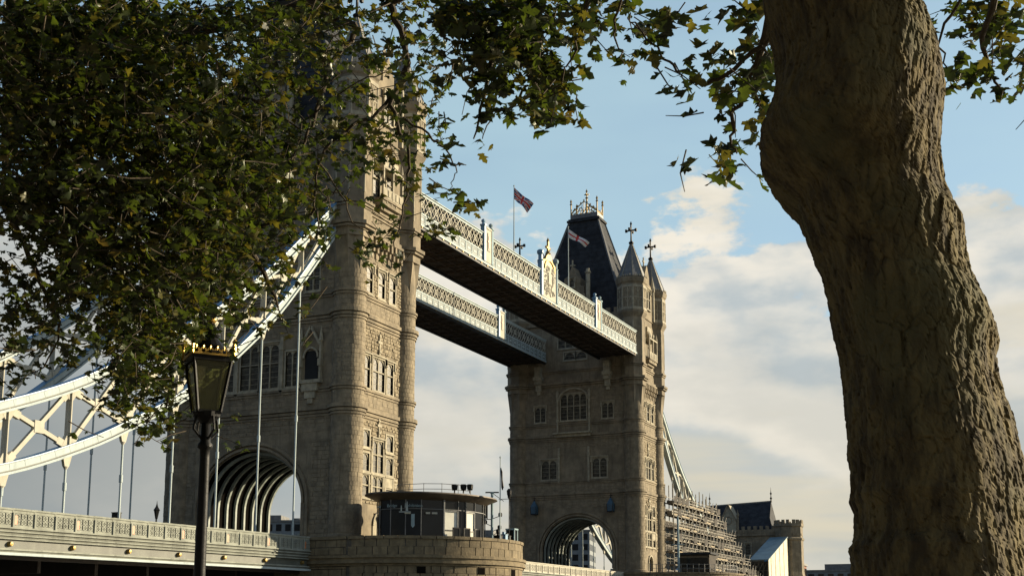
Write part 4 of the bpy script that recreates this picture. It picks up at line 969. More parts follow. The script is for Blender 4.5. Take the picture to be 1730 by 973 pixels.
sg1=1 if _ts[-1]>_ts[0] else -1; rest=2*math.pi-abs(_ts[-1]-_ts[0])
_ts+= [_ts[-1]+sg1*rest*k/12 for k in range(1,12)]
nf=len(_ts)
for k in range(nf):
    a=_ts[k]; b_=_ts[(k+1)%nf] if k<nf-1 else _ts[0]+sg1*2*math.pi
    p,q=kp(a,.80,0),kp(b_,.80,0); p2,q2=kp(a,.77,0),kp(b_,.77,0); lit=k in (4,5,6,7); solid=k in (4,6)
    g=G(); g.hexa([(p[0],p[1],10.35),(q[0],q[1],10.35),(q2[0],q2[1],10.35),(p2[0],p2[1],10.35),(p[0],p[1],14.2),(q[0],q[1],14.2),(q2[0],q2[1],14.2),(p2[0],p2[1],14.2)])
    obj('wall_panel' if solid else 'pane',g,M['panelw' if solid else 'glass'],K)
    g=G(); g.hexa([(p[0],p[1],14.28),(q[0],q[1],14.28),(q2[0],q2[1],14.28),(p2[0],p2[1],14.28),(p[0],p[1],15.08),(q[0],q[1],15.08),(q2[0],q2[1],15.08),(p2[0],p2[1],15.08)]); obj('fascia_pane',g,M['glass'],K)
    g=G(); pm=kp(a,.81,0); g.lathe(pm[0],pm[1],[(.05 if k!=4 else .12,10.35),(.05 if k!=4 else .12,15.1)],6); g.bar((*kp(a,.812,0)[:2],14.24),(*kp(b_,.812,0)[:2],14.24),.06,.06)
    if solid:
        pa_,pb_=Vector(p),Vector(q)
        for e in (.06,.94): c_=pa_.lerp(pb_,e)*1.012; g.bar((c_.x,c_.y,12.4),(c_.x,c_.y,14.1),.07)
        for z_ in (12.4,14.1): c1,c2=pa_.lerp(pb_,.06)*1.012,pa_.lerp(pb_,.94)*1.012; g.bar((c1.x,c1.y,z_),(c2.x,c2.y,z_),.07)
    obj('mullion',g,M['lead'],K)
# lettering on the fascia, facing the bank
def text(par,s,loc,rot,size,mat_,name='lettering'):
    c=bpy.data.curves.new(name,'FONT'); c.body=s; c.size=size; c.extrude=.01; c.align_x='CENTER'
    o=bpy.data.objects.new(name,c); bpy.context.collection.objects.link(o); 
    dg=bpy.context.evaluated_depsgraph_get(); me=bpy.data.meshes.new_from_object(o.evaluated_get(dg)); bpy.data.objects.remove(o)
    me.materials.clear(); me.materials.append(mat_); ob=put(name,me,par,loc,rot); return ob
def facade_text(s,t,size,zz):
    p=Vector(kp(t,.832,zz)); p1=Vector(kp(t-.02,.832,zz)); p2=Vector(kp(t+.02,.832,zz)); d=(p2-p1).normalized()
    return text(K,s,tuple(p),(R(90),0,math.atan2(d.y,d.x)),size,M['paleblue'])
for s,u in (('Tower',640),('Bridge',662),('Exhibition',702)): 
    facade_text(s,tview(u),.40,14.38)
t0=tview(683); g=G(); pa=Vector(kp(t0,.84,0)); 
Fk=None
d=(Vector(kp(t0+.02,.84,0))-Vector(kp(t0-.02,.84,0))).normalized(); nn=Vector((d.y,-d.x,0))
Fk=F_(pa.x,pa.y,d.x,d.y,nn.x,nn.y)
for (s,z0,z1,w0,w1) in ((-.30,14.0,14.5,.06,.03),(.22,14.0,14.85,.11,.03),(.05,14.3,14.7,.03,.02)):
    g.face([Fk(s-w0,z0,.03),Fk(s+w0,z0,.03),Fk(s+w1,z1,.03),Fk(s-w1,z1,.03)])
g.fb(Fk,-.5,.55,13.88,13.96,.0,.03); obj('emblem',g,M['white'],K)
for u in (700,):   # hanging banner and small lit panels inside
    t0=tview(u); pa=Vector(kp(t0,.80,0)); d=(Vector(kp(t0+.02,.8,0))-Vector(kp(t0-.02,.8,0))).normalized(); nn=Vector((d.y,-d.x,0)); Fb=F_(pa.x,pa.y,d.x,d.y,nn.x,nn.y)
    g=G(); g.fb(Fb,-.16,.16,12.7,13.75,.08,.12); g.face([Fb(-.16,12.7,.121),Fb(.16,12.7,.121),Fb(0,12.5,.121)]); obj('banner',g,M['paleblue'],K)
    g=G(); g.fb(Fb,-.75,-.2,13.75,13.95,.08,.12); g.fb(Fb,1.15,1.55,13.75,13.92,.08,.12); g.fb(Fb,1.7,2.2,13.75,13.92,.0,.1); obj('notice',g,M['cream'],K)
# glass doors and rail on the sunny side
for u in (766,782,798):
    t0=tview(min(u,800)); pa=Vector(kp(t0,.80,0)); d=(Vector(kp(t0+.02,.8,0))-Vector(kp(t0-.02,.8,0))).normalized(); nn=Vector((d.y,-d.x,0)); Fb=F_(pa.x,pa.y,d.x,d.y,nn.x,nn.y)
    g=G(); 
    for s in (-.35,.35): g.fb(Fb,s-.05,s+.05,10.4,12.6,.7,.8)
    g.fb(Fb,-.35,.35,12.5,12.6,.7,.8); dd=obj('door_frame',g,M['iron'],K)
    g=G(); g.fb(Fb,-.3,.3,10.4,12.5,.74,.76); obj('door_pane',g,M['glass'],dd)
# roof rail, floodlights
RL=thing('roof_railing','thin metal guard rail on the pavilion roof','railing',(0,0,0))
pts=[inv_ for inv_ in [(14.5,-3.0),(16.0,-3.3),(17.5,-3.2),(19,-2.4),(20,-1.0),(20.6,.4)]]
for zz in (16.45,16.95): g=G(); g.tube([(x,y,zz) for x,y in pts],.03,6); obj('rail',g,M['lead'],RL)
for x,y in pts:
    g=G(); g.lathe(x,y,[(.03,15.8),(.03,17.0)],6); obj('post',g,M['lead'],RL)
def onz(u,v,z):
    d=_fw+_rt*((u-PX)/FPX)-_up*((v-PY)/FPX); return CAM+d*((z-CAM.z)/d.z)
for i,(u,dep,lb) in enumerate(((768,98.3,'leftmost of three black floodlights on the pavilion roof'),(783,99,'middle of three black floodlights on the pavilion roof'),(794,99.6,'rightmost of three black floodlights on the pavilion roof'))):
    p=onz(u,832,15.85); f=thing('floodlight',lb,'floodlight',(p.x,p.y,15.8),'floodlights on the kiosk roof')
    g=G(); g.bar((0,0,0),(0,0,.3),.1); g.bar((-.25,0,.3),(.25,0,.3),.06); obj('bracket',g,M['iron'],f)
    g=G(); g.lathe(0,0,[(.12,.28),(.27,.38),(.3,.75),(.24,.82)],10); obj('lamp_housing',g,M['iron'],f)
# masts on the pier end
mp_=thing('navigation_mast','pale blue signal post with boards beside the pavilion','mast',(22.0,2.2,0))
g=G(); g.lathe(0,0,[(.13,10.3),(.13,16.3),(.2,16.35),(.2,16.45)],8); obj('post',g,M['paleblue'],mp_)
g=G()
for k,(z_,r_) in enumerate(((13.0,.5),(13.5,-.45),(14.2,.55),(12.6,.4))): g.bar((0,0,z_-.3),(r_*1.3,r_*.6,z_),.06); g.lathe(r_*1.3,r_*.6,[(.1,z_-.1),(.2,z_),(.2,z_+.22),(.12,z_+.3)],8)
g.bar((-.6,-.25,16.45),(.6,.25,16.45),.12); g.bar((0,0,16.4),(1.0,.5,15.6),.05)
obj('signal_light',g,M['iron'],mp_,kind='stuff')
g=G(); rr=Vector((_rt.x,_rt.y,0)).normalized()
a=-rr*1.15; b_=-rr*.45
g.bar((a.x,a.y,13.9),(a.x,a.y,15.3),.06); g.bar((b_.x,b_.y,13.9),(b_.x,b_.y,15.3),.06); g.bar((a.x,a.y,15.3),(b_.x,b_.y,15.3),.06); g.bar((a.x,a.y,13.9),(0,0,13.85),.07); obj('board_frame',g,M['iron'],mp_)
g=G(); g.hexa([(a.x,a.y,13.95),(b_.x,b_.y,13.95),(b_.x,b_.y+.03,13.95),(a.x,a.y+.03,13.95),(a.x,a.y,15.25),(b_.x,b_.y,15.25),(b_.x,b_.y+.03,15.25),(a.x,a.y+.03,15.25)]); obj('board',g,M['lead'],mp_)
fp=thing('flagpole','slender pole with a furled dark pennant beside the pavilion','flagpole',(24.2,-.6,0))
g=G(); g.lathe(0,0,[(.07,10.3),(.045,19.3),(.1,19.35),(.02,19.5)],8); obj('pole',g,M['white'],fp)
g=G(); g.tube([(.06,.03,18.4),(.12,.06,18.0),(.14,.08,17.3),(.2,.1,16.6),(.18,.1,16.3)],[.02,.09,.08,.13,.03],6); pn=obj('pennant',g,M['iron'],None); pn.location=(24.2,-.6,0); tag(pn,'dark furled pennant hanging on the slender pole by the pavilion','flag')
lp=thing('lamp_post','small dark lamp on an arm beside the slender pole','lamp',(24.9,-.1,0))
g=G(); g.lathe(0,0,[(.05,10.3),(.05,15.5)],6); g.lathe(0,0,[(.08,15.5),(.22,15.9),(.26,16.25),(.1,16.45)],8); g.bar((0,0,15.5),(-.9,-.4,15.45),.05); obj('lamp',g,M['iron'],lp)
sb=thing('sentry_box','small blue glass shelter box at the tip of the near pier','shelter',(21.9,6.9,0))
g=G(); 
for x in (-.42,.42):
    for y in (-.36,.36): g.box(x-.05,x+.05,y-.05,y+.05,10.3,13.2)
g.box(-.5,.5,-.45,.45,13.15,13.3); obj('frame',g,M['paleblue'],sb); g=G(); g.box(-.40,.40,-.34,.34,10.4,13.15); obj('pane',g,M['glass'],sb)
for i,(u,h) in enumerate(((838,1.0),(846,1.4),(856,1.25))):
    p=Vector(((22.0,3.6,0),(22.1,4.6,0),(21.9,5.7,0))[i]); g=G(); g.box(-.32,.32,-.25,.25,10.35,11.9+h*.45); g.box(-.36,.36,-.3,.3,11.9+h*.45,11.96+h*.45); g.box(-.12,.12,-.12,.12,11.96+h*.45,12.2+h*.45)
    b_=obj('equipment_box',g,M['iron' if i!=1 else 'blue'],None); b_.location=(p.x,p.y,0); tag(b_,['leftmost dark equipment box behind the pier parapet','blue equipment box behind the pier parapet, in the middle','rightmost dark equipment box behind the pier parapet'][i],'cabinet','equipment boxes on the pier')
# ------------------------------------------------------------ things on the near side span
p=at(264,878,98.5)
sl=thing('street_lamp','small dark street lamp standing behind the pierced parapet','street lamp',(p.x,p.y,10.3))
g=G(); g.lathe(0,0,[(.12,0),(.08,.4),(.06,1.6),(.12,1.65)],8); obj('post',g,M['iron'],sl)
g=G(); g.lathe(0,0,[(.1,1.65),(.22,2.25),(.27,2.28),(.1,2.55),(.04,2.75),(.01,3.0)],6); obj('lantern',g,M['iron'],sl)
p=at(197,867,100)
g=G(); g.box(-.3,.3,-.2,.2,10.3,12.4); g.box(-.34,.34,-.24,.24,12.4,12.46); g.box(-.05,.05,-.05,.05,9.9,10.3); b_=obj('signal_box',g,M['iron'],None); b_.location=(p.x,p.y,0); tag(b_,'small black box behind the parapet beside a white hanger','signal')
# hanging lanterns on the far tower
for s,lb in ((-6.6,'blue hanging lantern left of the far arch'),(6.45,'blue hanging lantern right of the far arch')):
    T=thing('hanging_lantern',lb,'lantern',(s,L-YN-.75,0),'blue lanterns on the far tower')
    g=G(); g.lathe(0,0,[(.62,21.35),(.68,22.5),(.1,23.5)],4,R(45)); obj('lantern_glass',g,M['lanblue'],T)
    g=G(); g.lathe(0,0,[(.05,23.4),(.13,23.55),(.04,23.7),(.04,24.1)],6); g.bar((0,0,23.95),(0,.8,23.95),.08); g.bar((-.3,0,23.85),(.3,0,23.85),.06)
    for k in range(4):
        a=R(45+90*k); g.bar((.62*math.cos(a),.62*math.sin(a),21.35),(.68*math.cos(a),.68*math.sin(a),22.5),.07)
    g.lathe(0,0,[(.66,21.25),(.66,21.38)],4,R(45)); obj('frame',g,M['iron'],T)
# ------------------------------------------------------------ far pier hut
ht=thing('pier_hut','brown wooden control hut on the far pier','hut',(19.6,L-4.3,0))
g=G(); g.box(-2.4,2.4,-1.8,1.8,10.4,14.4); hb=obj('wall',g,M['netting'],ht); g=G(); g.box(-2.7,2.7,-2.1,2.1,14.4,14.7); obj('roof',g,M['slate'],ht)
g=G(); g.box(-2.42,-2.2,-1.86,-1.8,12.0,14.1); g.box(2.2,2.42,-1.86,-1.8,12,14.1); g.box(-2.42,2.42,-1.86,-1.8,13.9,14.15); g.box(-2.42,2.42,-1.86,-1.8,12.0,12.2); obj('window_frame',g,M['board'],ht)
g=G(); g.box(-2.2,2.2,-1.84,-1.80,12.2,13.9); obj('pane',g,M['glass'],ht)
pm_=thing('signal_mast','pale blue post in front of the far pier hut','mast',(18.0,L-8.6,0))
g=G(); g.lathe(0,0,[(.2,10.3),(.16,19.5),(.03,20.2)],8); g.bar((-.9,0,15.8),(.9,0,15.8),.1); obj('post',g,M['paleblue'],pm_)
rl=thing('pier_railing','grey metal railing round the edge of the far pier','railing',(0,L,0))
for k in range(26):
    t_=-math.pi/2+k*.09; x,y=14+10.3*math.cos(t_),10*math.sin(t_); t2=t_+.09; x2,y2=14+10.3*math.cos(t2),10*math.sin(t2)
    g=G(); g.box(x-.05,x+.05,y-.05,y+.05,11.6,12.9); obj('post',g,M['lead'],rl)
    for z_ in (12.25,12.85):
        g=G(); g.bar((x,y,z_),(x2,y2,z_),.06); obj('rail',g,M['lead'],rl)
# ------------------------------------------------------------ scaffolding along the far side span
SCF=thing('scaffolding','tall tube scaffolding wrapped around the far side span','scaffolding',(0,0,0))
rnd=random.Random(12)
def ztop(y): return 25.2-(y-88)*.02 if y<112 else (24.7-(y-112)*.36)
g=G(); g.lathe(0,0,[(.085,0),(.085,1)],6); tube1=g.mesh('standard',M['steel'])
ys=[88.6+2.15*k for k in range(26)]
stuffg=G(); netg=G(); brd=0
for i,y in enumerate(ys):
    for xx in (11.3,12.7):
        zt=ztop(y)+(.6+rnd.random()*1.4 if y<116 else .2+rnd.random()*.5); o=put('standard',tube1,SCF,(xx,y,3.0)); o.scale=(1,1,zt-3.0)
lv=[k*2.0+7.6 for k in range(10)]
g=G(); g.box(-.72,.72,0,2.15,-.06,.0); bd=g.mesh('scaffold_board',M['board'])
g=G(); g.box(-.03,.0,0,2.15,.0,.22); tb=g.mesh('toe_board',M['toe'])
for z in lv:
    for i in range(len(ys)-1):
        y=ys[i]
        if z>ztop(y+1)+.2: continue
        put('scaffold_board',bd,SCF,(12.0,y,z)); 
        if rnd.random()<.5: put('toe_board',tb,SCF,(12.80,y,z))
        for xx in (11.3,12.72):
            stuffg.bar((xx,y,z-.1),(xx,y+2.15,z-.1),.07)
            stuffg.bar((xx+.05,y,z+.55),(xx+.05,y+2.15,z+.55),.06); stuffg.bar((xx+.05,y,z+1.05),(xx+.05,y+2.15,z+1.05),.06)
        stuffg.bar((11.2,y,z-.1),(12.95,y,z-.1),.07)
        if rnd.random()<.6: stuffg.bar((12.75,y,z),(12.75,y+2.15,z+2.0),.07)
        if rnd.random()<.62: netg.box(11.28,11.32,y+.1,y+2.0,z+.1,z+rnd.uniform(.9,1.9))
        if rnd.random()<.3: netg.hexa([(12.84,y,z+.0),(12.87,y,z),(12.87,y+1.6,z+.1),(12.84,y+1.6,z+.1),(12.84,y+.2,z+1.1),(12.87,y+.2,z+1.1),(12.87,y+1.9,z+1.2),(12.84,y+1.9,z+1.2)])
        if rnd.random()<.5: stuffg.box(11.5,12.4,y+.3,y+.3+rnd.uniform(.3,1.3),z,z+rnd.uniform(.2,.9))
obj('ledgers',stuffg,M['steel'],SCF,kind='stuff'); obj('debris_netting',netg,M['netting'],SCF,kind='stuff')
g=G(); g.box(9.2,11.0,88,140,6,12); 
# lower stepped scaffold towards the bank
T=thing('scaffolding','low raking scaffold between the bridge and the white tent','scaffolding',(0,0,0))
sg_=G()
for i in range(16):
    y=140+i*2.0; zt=15.2-i*.3
    for xx in (11.3,12.7): sg_.bar((xx,y,3),(xx,y,zt),.09)
    for z in np.arange(7.6,zt,2.0): sg_.bar((11.3,y,z),(12.8,y,z),.08); sg_.bar((12.75,y,z),(12.75,y+2,z),.08); sg_.box(11.3,12.7,y,y+2,z,z+.06)
obj('frame',sg_,M['steel'],T)
# tent of sheeting
TT=thing('sheeted_tent','white sheeted enclosure with a sloping blue-grey roof near the far bank','tent',(0,0,0))
g=G(); g.hexa([(9.6,149.6,17.15),(13.7,149.6,17.15),(13.7,168,22.95),(9.6,168.6,22.95),(9.6,149.6,17.3),(13.7,149.6,17.3),(13.7,168,23.1),(9.6,168.6,23.1)]); obj('roof_sheet',g,M['tarp'],TT)
g=G(); 
for k in range(9):
    a=150+k*2; b_=a+1.95; za=17.18+(a-150)*.327; zb=17.18+(b_-150)*.327; o_x=13.5+.08*(k%2)
    g.hexa([(o_x,a,5),(o_x+.05,a,5),(o_x+.05,b_,5),(o_x,b_,5),(o_x,a,za),(o_x+.05,a,za),(o_x+.05,b_,zb),(o_x,b_,zb)])
obj('side_sheet',g,M['sheet'],TT)
g=G()
for x in np.linspace(9.8,13.3,5): g.bar((x,149.9,5),(x,149.9,17.1),.12)
for k,z in enumerate((9,11,13,15,16.6)): g.bar((9.8,149.9,z),(13.3,149.9,z),.12)
for k in range(4): g.bar((9.8+k*.8,149.85,14.6),(10.7+k*.8,149.85,16.5),.16)
obj('end_frame',g,M['board'],TT); g=G(); g.box(9.8,13.3,150.3,150.4,5,16.9); obj('end_netting',g,M['netting'],TT)
# ------------------------------------------------------------ abutment tower
AB=thing('abutment_tower','distant stone gatehouse with dark ridged roof and battlemented corner turret','gatehouse',(0,176,0))
FA=F_(0,-5,1,0,0,-1)
g=G(); wall(g,FA,-10,10.5,4,25.0,[(-3.6,-2.6,19,22),(3.4,4.6,19.5,22),(-8.4,-7.4,19,22)]); g.face([(10.5,-5,4),(10.5,6,4),(10.5,6,25),(10.5,-5,25)]); g.face([(-10,-5,4),(-10,6,4),(-10,6,25),(-10,-5,25)]); g.face([(-10,-5,25),(10.5,-5,25),(10.5,6,25),(-10,6,25)])
obj('wall',g,M['stone'],AB)
for w_ in ((-3.6,-2.6,19,22),(3.4,4.6,19.5,22),(-8.4,-7.4,19,22)): window(AB,FA,*w_,lights=1,hood=True)
g=G(); g.fb(FA,-10,10.5,23.7,24.1,-.05,.35); g.fb(FA,-10,10.5,24.1,25.1,-.4,.15)
for k in range(15): g.fb(FA,-9.8+k*1.38,-9.1+k*1.38,25.1,25.9,-.4,.15)
for k in range(24): g.fb(FA,-9.7+k*.85,-9.4+k*.85,24.25,24.95,.14,.24)
obj('battlement',g,M['stone'],AB)
g=G(); a=[(-9,-4.6,25),(9.6,-4.6,25),(9.6,5,25),(-9,5,25)]; r0,r1=(-6.2,.4,31.3),(8.3,.4,31.9)
m0,m1=(-7.6,-2.6,27.6),(8.6,-2.6,27.9); m2,m3=(8.6,3.4,27.9),(-7.6,3.4,27.6)
for q in ((a[0],a[1],m1,m0),(m0,m1,r1,r0),(a[1],a[2],m2,m1),(m1,m2,r1),(a[2],a[3],m3,m2),(m2,m3,r0,r1),(a[3],a[0],m0,m3),(m3,m0,r0)): g.face(q)
rf=obj('roof',g,M['slate'],AB)
g=G(); g.bar(r0,r1,.3); obj('ridge_roll',g,M['lead'],rf)
for p_ in (r0,r1):
    g=G(); g.lathe(p_[0],p_[1],[(.25,p_[2]-.2),(.12,p_[2]+.4),(.3,p_[2]+.7),(.1,p_[2]+1),(.1,p_[2]+1.5),(.26,p_[2]+1.8),(.08,p_[2]+2.1),(.02,p_[2]+3.2)],6); obj('finial',g,M['iron'],rf)
g=G(); pts=[(-1.7,24.6),(-1.7,27.2),(-1.3,28.2),(-.6,29.6),(.1,30.9),(.8,29.6),(1.5,28.2),(1.9,27.2),(1.9,24.6)]
g.face([FA(s-.4,z,.3) for s,z in pts]); g.face([FA(s-.4,z,-4) for s,z in pts][::-1])
for i in range(len(pts)): a_,b_=pts[i],pts[(i+1)%len(pts)]; g.face([FA(a_[0]-.4,a_[1],.3),FA(b_[0]-.4,b_[1],.3),FA(b_[0]-.4,b_[1],-4),FA(a_[0]-.4,a_[1],-4)])
gb=obj('gable',g,M['trim'],AB)
g=G()
for q in (-1,1): g.bar(FA(-.3+q*1.9,27.2,.42),FA(-.3,31.0,.42),.22); 
for q in (-2.3,1.8): x,y,_=FA(q,0,.1); g.lathe(x,y,[(.25,24.6),(.25,28.2),(.36,28.4),(.03,29.8)],6)
for k in range(10):
    a0=2*math.pi*k/10; a1=2*math.pi*(k+1)/10; g.bar(FA(-.3+.8*math.cos(a0),27.3+.9*math.sin(a0),.36),FA(-.3+.8*math.cos(a1),27.3+.9*math.sin(a1),.36),.14)
obj('tracery',g,M['stone'],gb)
for cx_,lb in ((13.1,''),(-12.6,'')):
    g=G(); g.lathe(cx_,-4,[(3.6,3),(3.6,13.0),(3.15,15.5),(3.15,22.3),(3.4,22.6),(3.4,22.9),(3.1,23.1),(3.1,25.4),(3.35,25.6),(3.35,26.2),(2.8,26.2),(2.8,25.5)],8,R(22.5)); tt=obj('corner_turret',g,M['stone'],AB)
    g=G()
    for k in range(8):
        a_=R(45*k); nx,ny=math.cos(a_),math.sin(a_); Ft=F_(cx_+nx*3.1,-4+ny*3.1,-ny,nx,nx,ny)
        for s in (-.95,.05,): g.fb(Ft,s+.05,s+.75,26.2,27.0,-.35,.02)
        g.fb(F_(cx_+nx*2.87,-4+ny*2.87,-ny,nx,nx,ny),-.9,.9,23.5,24.0,-.05,.1)
    obj('merlon',g,M['stone'],tt)
    Fw_=F_(cx_,-4-3.15*math.cos(R(22.5)),1,0,0,-1)
    g=G(); g.fb(Fw_,-.45,.45,17.0,19.6,-.02,.12); w_=obj('window',g,M['trim'],AB); g=G(); g.fb(Fw_,-.25,.25,17.3,19.3,.10,.14); obj('pane',g,M['glass'],w_)
g=G(); g.box(10.1,10.3,-4.8,-4.6,5,26.8); obj('rainwater_pipe',g,M['lead'],AB)
# link block between scaffold and abutment
# ------------------------------------------------------------ far buildings
def building(x,y,w_,d_,h,label,mt,floors,bays,roof='flat',rz=0):
    T=thing('building',label,'building',(x,y,0),None,rz)
    g=G(); g.box(-w_/2,w_/2,-d_/2,d_/2,0,h); obj('wall',g,M[mt],T)
    g=G(); g.box(-w_/2-.3,w_/2+.3,-d_/2-.3,d_/2+.3,h,h+.6); g.box(-w_/6,w_/8,-d_/4,d_/4,h+.6,h+2.6); g.box(w_/4,w_/3,-d_/4,d_/4,h+.6,h+1.6); obj('roof',g,M['lead'],T)
    fh=h/floors; bw=w_/bays; g=G(); g.box(-bw*.3,bw*.3,-.08,0,-fh*.3,fh*.3); wm=g.mesh('window',M['glass'])
    for f in range(max(0,floors-7),floors):
        for b in range(bays): put('window',wm,T,(-w_/2+bw*(b+.5),-d_/2-.005,fh*(f+.5)))
    nb_=max(2,int(d_/bw)); dw=d_/nb_; g=G(); g.box(0,.08,-dw*.3,dw*.3,-fh*.3,fh*.3); wm2=g.mesh('window',M['glass'])
    for f in range(max(0,floors-7),floors):
        for b in range(nb_): put('window',wm2,T,(w_/2+.005,-d_/2+dw*(b+.5),fh*(f+.5)))
    return T
building(2,312,44,16,21.0,'low grey office block on the far bank at the foot of the trunk','bldg',6,14)
building(26,302,14,14,22.3,'low block with stepped parapet touching the left edge of the trunk','bld',6,5)
building(-168,228,30,20,36.0,'grey block seen through the near tower arch','bldg',10,10,rz=.35)
building(-182,205,24,14,32.0,'lower grey block beside the one seen through the near arch','bld',9,8,rz=.35)
building(-108,262,30,16,31.8,'pale riverside block left of the far tower','bld',10,9,rz=.25)
building(-86,275,22,16,33.8,'grey riverside block touching the far tower on its left','bldg',10,7,rz=.25)
building(-12,232,16,20,26,'pale glazed office building seen through the far arch','bld',7,6,rz=.1)
building(0,228,9,12,19.5,'dark red building seen through the far arch','red_brick',6,4,rz=.1)
# ------------------------------------------------------------ foreground lantern post
p0=at(337,973,14.0); lx,ly=p0.x,p0.y; gz=2.4
LP=thing('lamp_post','black and gold Victorian lamp post in the left foreground','lamp post',(lx,ly,gz))
def Z(v): 
    lo,hi=2,12
    for _ in range(40):
        m_=(lo+hi)/2; w_=Vector((lx,ly,m_))-CAM
        if PY-FPX*w_.dot(_up)/w_.dot(_fw)>v: lo=m_
        else: hi=m_
    return lo-gz
zb,zt_=Z(697),Z(612)
g=G(); g.lathe(0,0,[(.17,0),(.17,.15),(.12,.25),(.10,.7),(.075,.8),(.068,1.6),(.056,zb-.5),(.056,zb-.42),(.085,zb-.40),(.085,zb-.36),(.06,zb-.33),(.05,zb-.12)],16); obj('post',g,M['iron'],LP,smooth=True)
g=G()
for k in range(4):
    a=R(45+90*k)+.5; g.tube([(.05*math.cos(a),.05*math.sin(a),zb-.30),(.16*math.cos(a),.16*math.sin(a),zb-.2),(.13*math.cos(a),.13*math.sin(a),zb-.02)],.014,6)
g.lathe(0,0,[(.06,zb-.12),(.15,zb-.05),(.16,zb)],12); obj('bracket',g,M['iron'],LP)
rot0=math.atan2(_fw.x,_fw.y); ph=R(45)-rot0+R(27)
rb,rtp=.165*1.08,.262*1.12
def cor(r,z,k): a=ph+R(90)*k; return (r*math.cos(a),r*math.sin(a),z)
g=G()
for k in range(4):
    g.bar(cor(rb,zb,k),cor(rtp,zt_,k),.028); g.bar(cor(rb,zb,k),cor(rb,zb,k+1),.03); g.bar(cor(rtp,zt_,k),cor(rtp,zt_,k+1),.035)
g.lathe(0,0,[(rb*.98,zb-.02),(rb*.98,zb+.012)],4,ph)
lan=obj('lantern',g,M['iron'],LP)
for k in range(4):
    g=G(); a,b_,c_,d_=cor(rb*.97,zb+.01,k),cor(rb*.97,zb+.01,k+1),cor(rtp*.97,zt_-.02,k+1),cor(rtp*.97,zt_-.02,k)
    a2,b2,c2,d2=cor(rb*.95,zb+.01,k),cor(rb*.95,zb+.01,k+1),cor(rtp*.95,zt_-.02,k+1),cor(rtp*.95,zt_-.02,k)
    g.hexa([a,b_,b2,a2,d_,c_,c2,d2]); obj('pane',g,M['lantern'],lan)
g=G(); H=zt_
g.lathe(0,0,[(rtp*1.08,H),(rtp*1.1,H+.05),(rtp*.92,H+.07)],4,ph); g.lathe(0,0,[(rtp*.90,H+.07),(.10,H+.27),(.075,H+.29)],16); g.lathe(0,0,[(.10,H+.29),(.115,H+.31),(.115,H+.36),(.06,H+.42),(.045,H+.47)],12)
obj('cowl',g,M['iron'],LP)
g=G(); g.lathe(0,0,[(.05,H+.45),(.075,H+.49),(.045,H+.53),(.025,H+.56),(.035,H+.60),(.02,H+.64),(.012,H+.72),(.002,H+.76)],12); obj('finial',g,M['lgold'],LP,smooth=True)
# gilded crown gallery round the lantern head
for k in range(4):
    g=G(); A_=Vector(cor(rtp*1.12,H+.05,k)); B_=Vector(cor(rtp*1.12,H+.05,k+1))
    for q in range(6):
        p_=A_.lerp(B_,(q+.5)/6); r=.034
        for s in range(6):
            a0=2*math.pi*s/6; a1=2*math.pi*(s+1)/6; dd=(B_-A_).normalized(); g.bar(p_+dd*r*math.cos(a0)+Vector((0,0,.03+r*math.sin(a0))),p_+dd*r*math.cos(a1)+Vector((0,0,.03+r*math.sin(a1))),.018)
        g.bar(p_+Vector((0,0,.05)),p_+Vector((0,0,.09)),.014)
    g.bar(A_,B_,.02); g.bar(A_,A_+Vector((0,0,.14)),.028); g.lathe(A_.x,A_.y,[(.012,A_.z+.12),(.032,A_.z+.16),(.005,A_.z+.2)],8)
    obj('gilt_gallery',g,M['lgold'],LP)
# ------------------------------------------------------------ trees
LEAF=[(0,.0),(.05,.04),(.26,-.02),(.45,.10),(.28,.24),(.40,.34),(.60,.54),(.37,.54),(.23,.56),(.26,.76),(0,1.02)]
LEAFP=LEAF+[(-x,y) for x,y in LEAF[1:-1]][::-1]
def leafverts():
    v=[(0,.36,.0)]+[(x,y,-.30*abs(x)-.12*(y-.4)**2) for x,y in LEAFP]
    return np.array(v)
LV=leafverts(); nL=len(LEAFP); LF=np.array([(0,1+i,1+(i+1)%nL) for i in range(nL)])
def leafmesh(name,pos,rot,size,mi):
    n=len(pos); k=len(LV)
    rg_=np.random.default_rng(n); sc=np.stack([rg_.uniform(.72,1.12,n),rg_.uniform(.85,1.1,n),rg_.uniform(-.6,2.4,n)],1); LVn=LV[None]*sc[:,None,:]; LVn[:,:,2]+=rg_.normal(0,.10,n)[:,None]*np.sin(LV[None,:,0]*5+LV[None,:,1]*3)
    V=np.einsum('nij,nkj->nki',rot,LVn)*size[:,None,None]+pos[:,None,:]
    me=bpy.data.meshes.new(name); me.vertices.add(n*k); me.vertices.foreach_set('co',V.reshape(-1))
    nf=len(LF); Fi=(LF[None]+(np.arange(n)*k)[:,None,None]).reshape(-1)
    me.loops.add(len(Fi)); me.loops.foreach_set('vertex_index',Fi.astype(np.int32))
    me.polygons.add(n*nf); me.polygons.foreach_set('loop_start',np.arange(0,n*nf*3,3,dtype=np.int32)); me.polygons.foreach_set('loop_total',np.full(n*nf,3,dtype=np.int32))
    for mm in LEAFM: me.materials.append(mm)
    me.polygons.foreach_set('material_index',np.repeat(mi,nf).astype(np.int32)); me.update(calc_edges=True); me.validate(); return me
def rots(n,rng,droop=.75):
    # leaf tip direction: hanging outward and down; blade normal roughly up with scatter
    th=rng.uniform(0,2*np.pi,n); dz=-rng.uniform(-.15,1.1,n)*droop
    y=np.stack([np.cos(th),np.sin(th),dz],1); y/=np.linalg.norm(y,axis=1)[:,None]
    up=np.stack([rng.normal(0,.55,n),rng.normal(0,.55,n),np.ones(n)],1)
    x=np.cross(y,up); x/=np.linalg.norm(x,axis=1)[:,None]; z_=np.cross(x,y)
    return np.stack([x,y,z_],2)
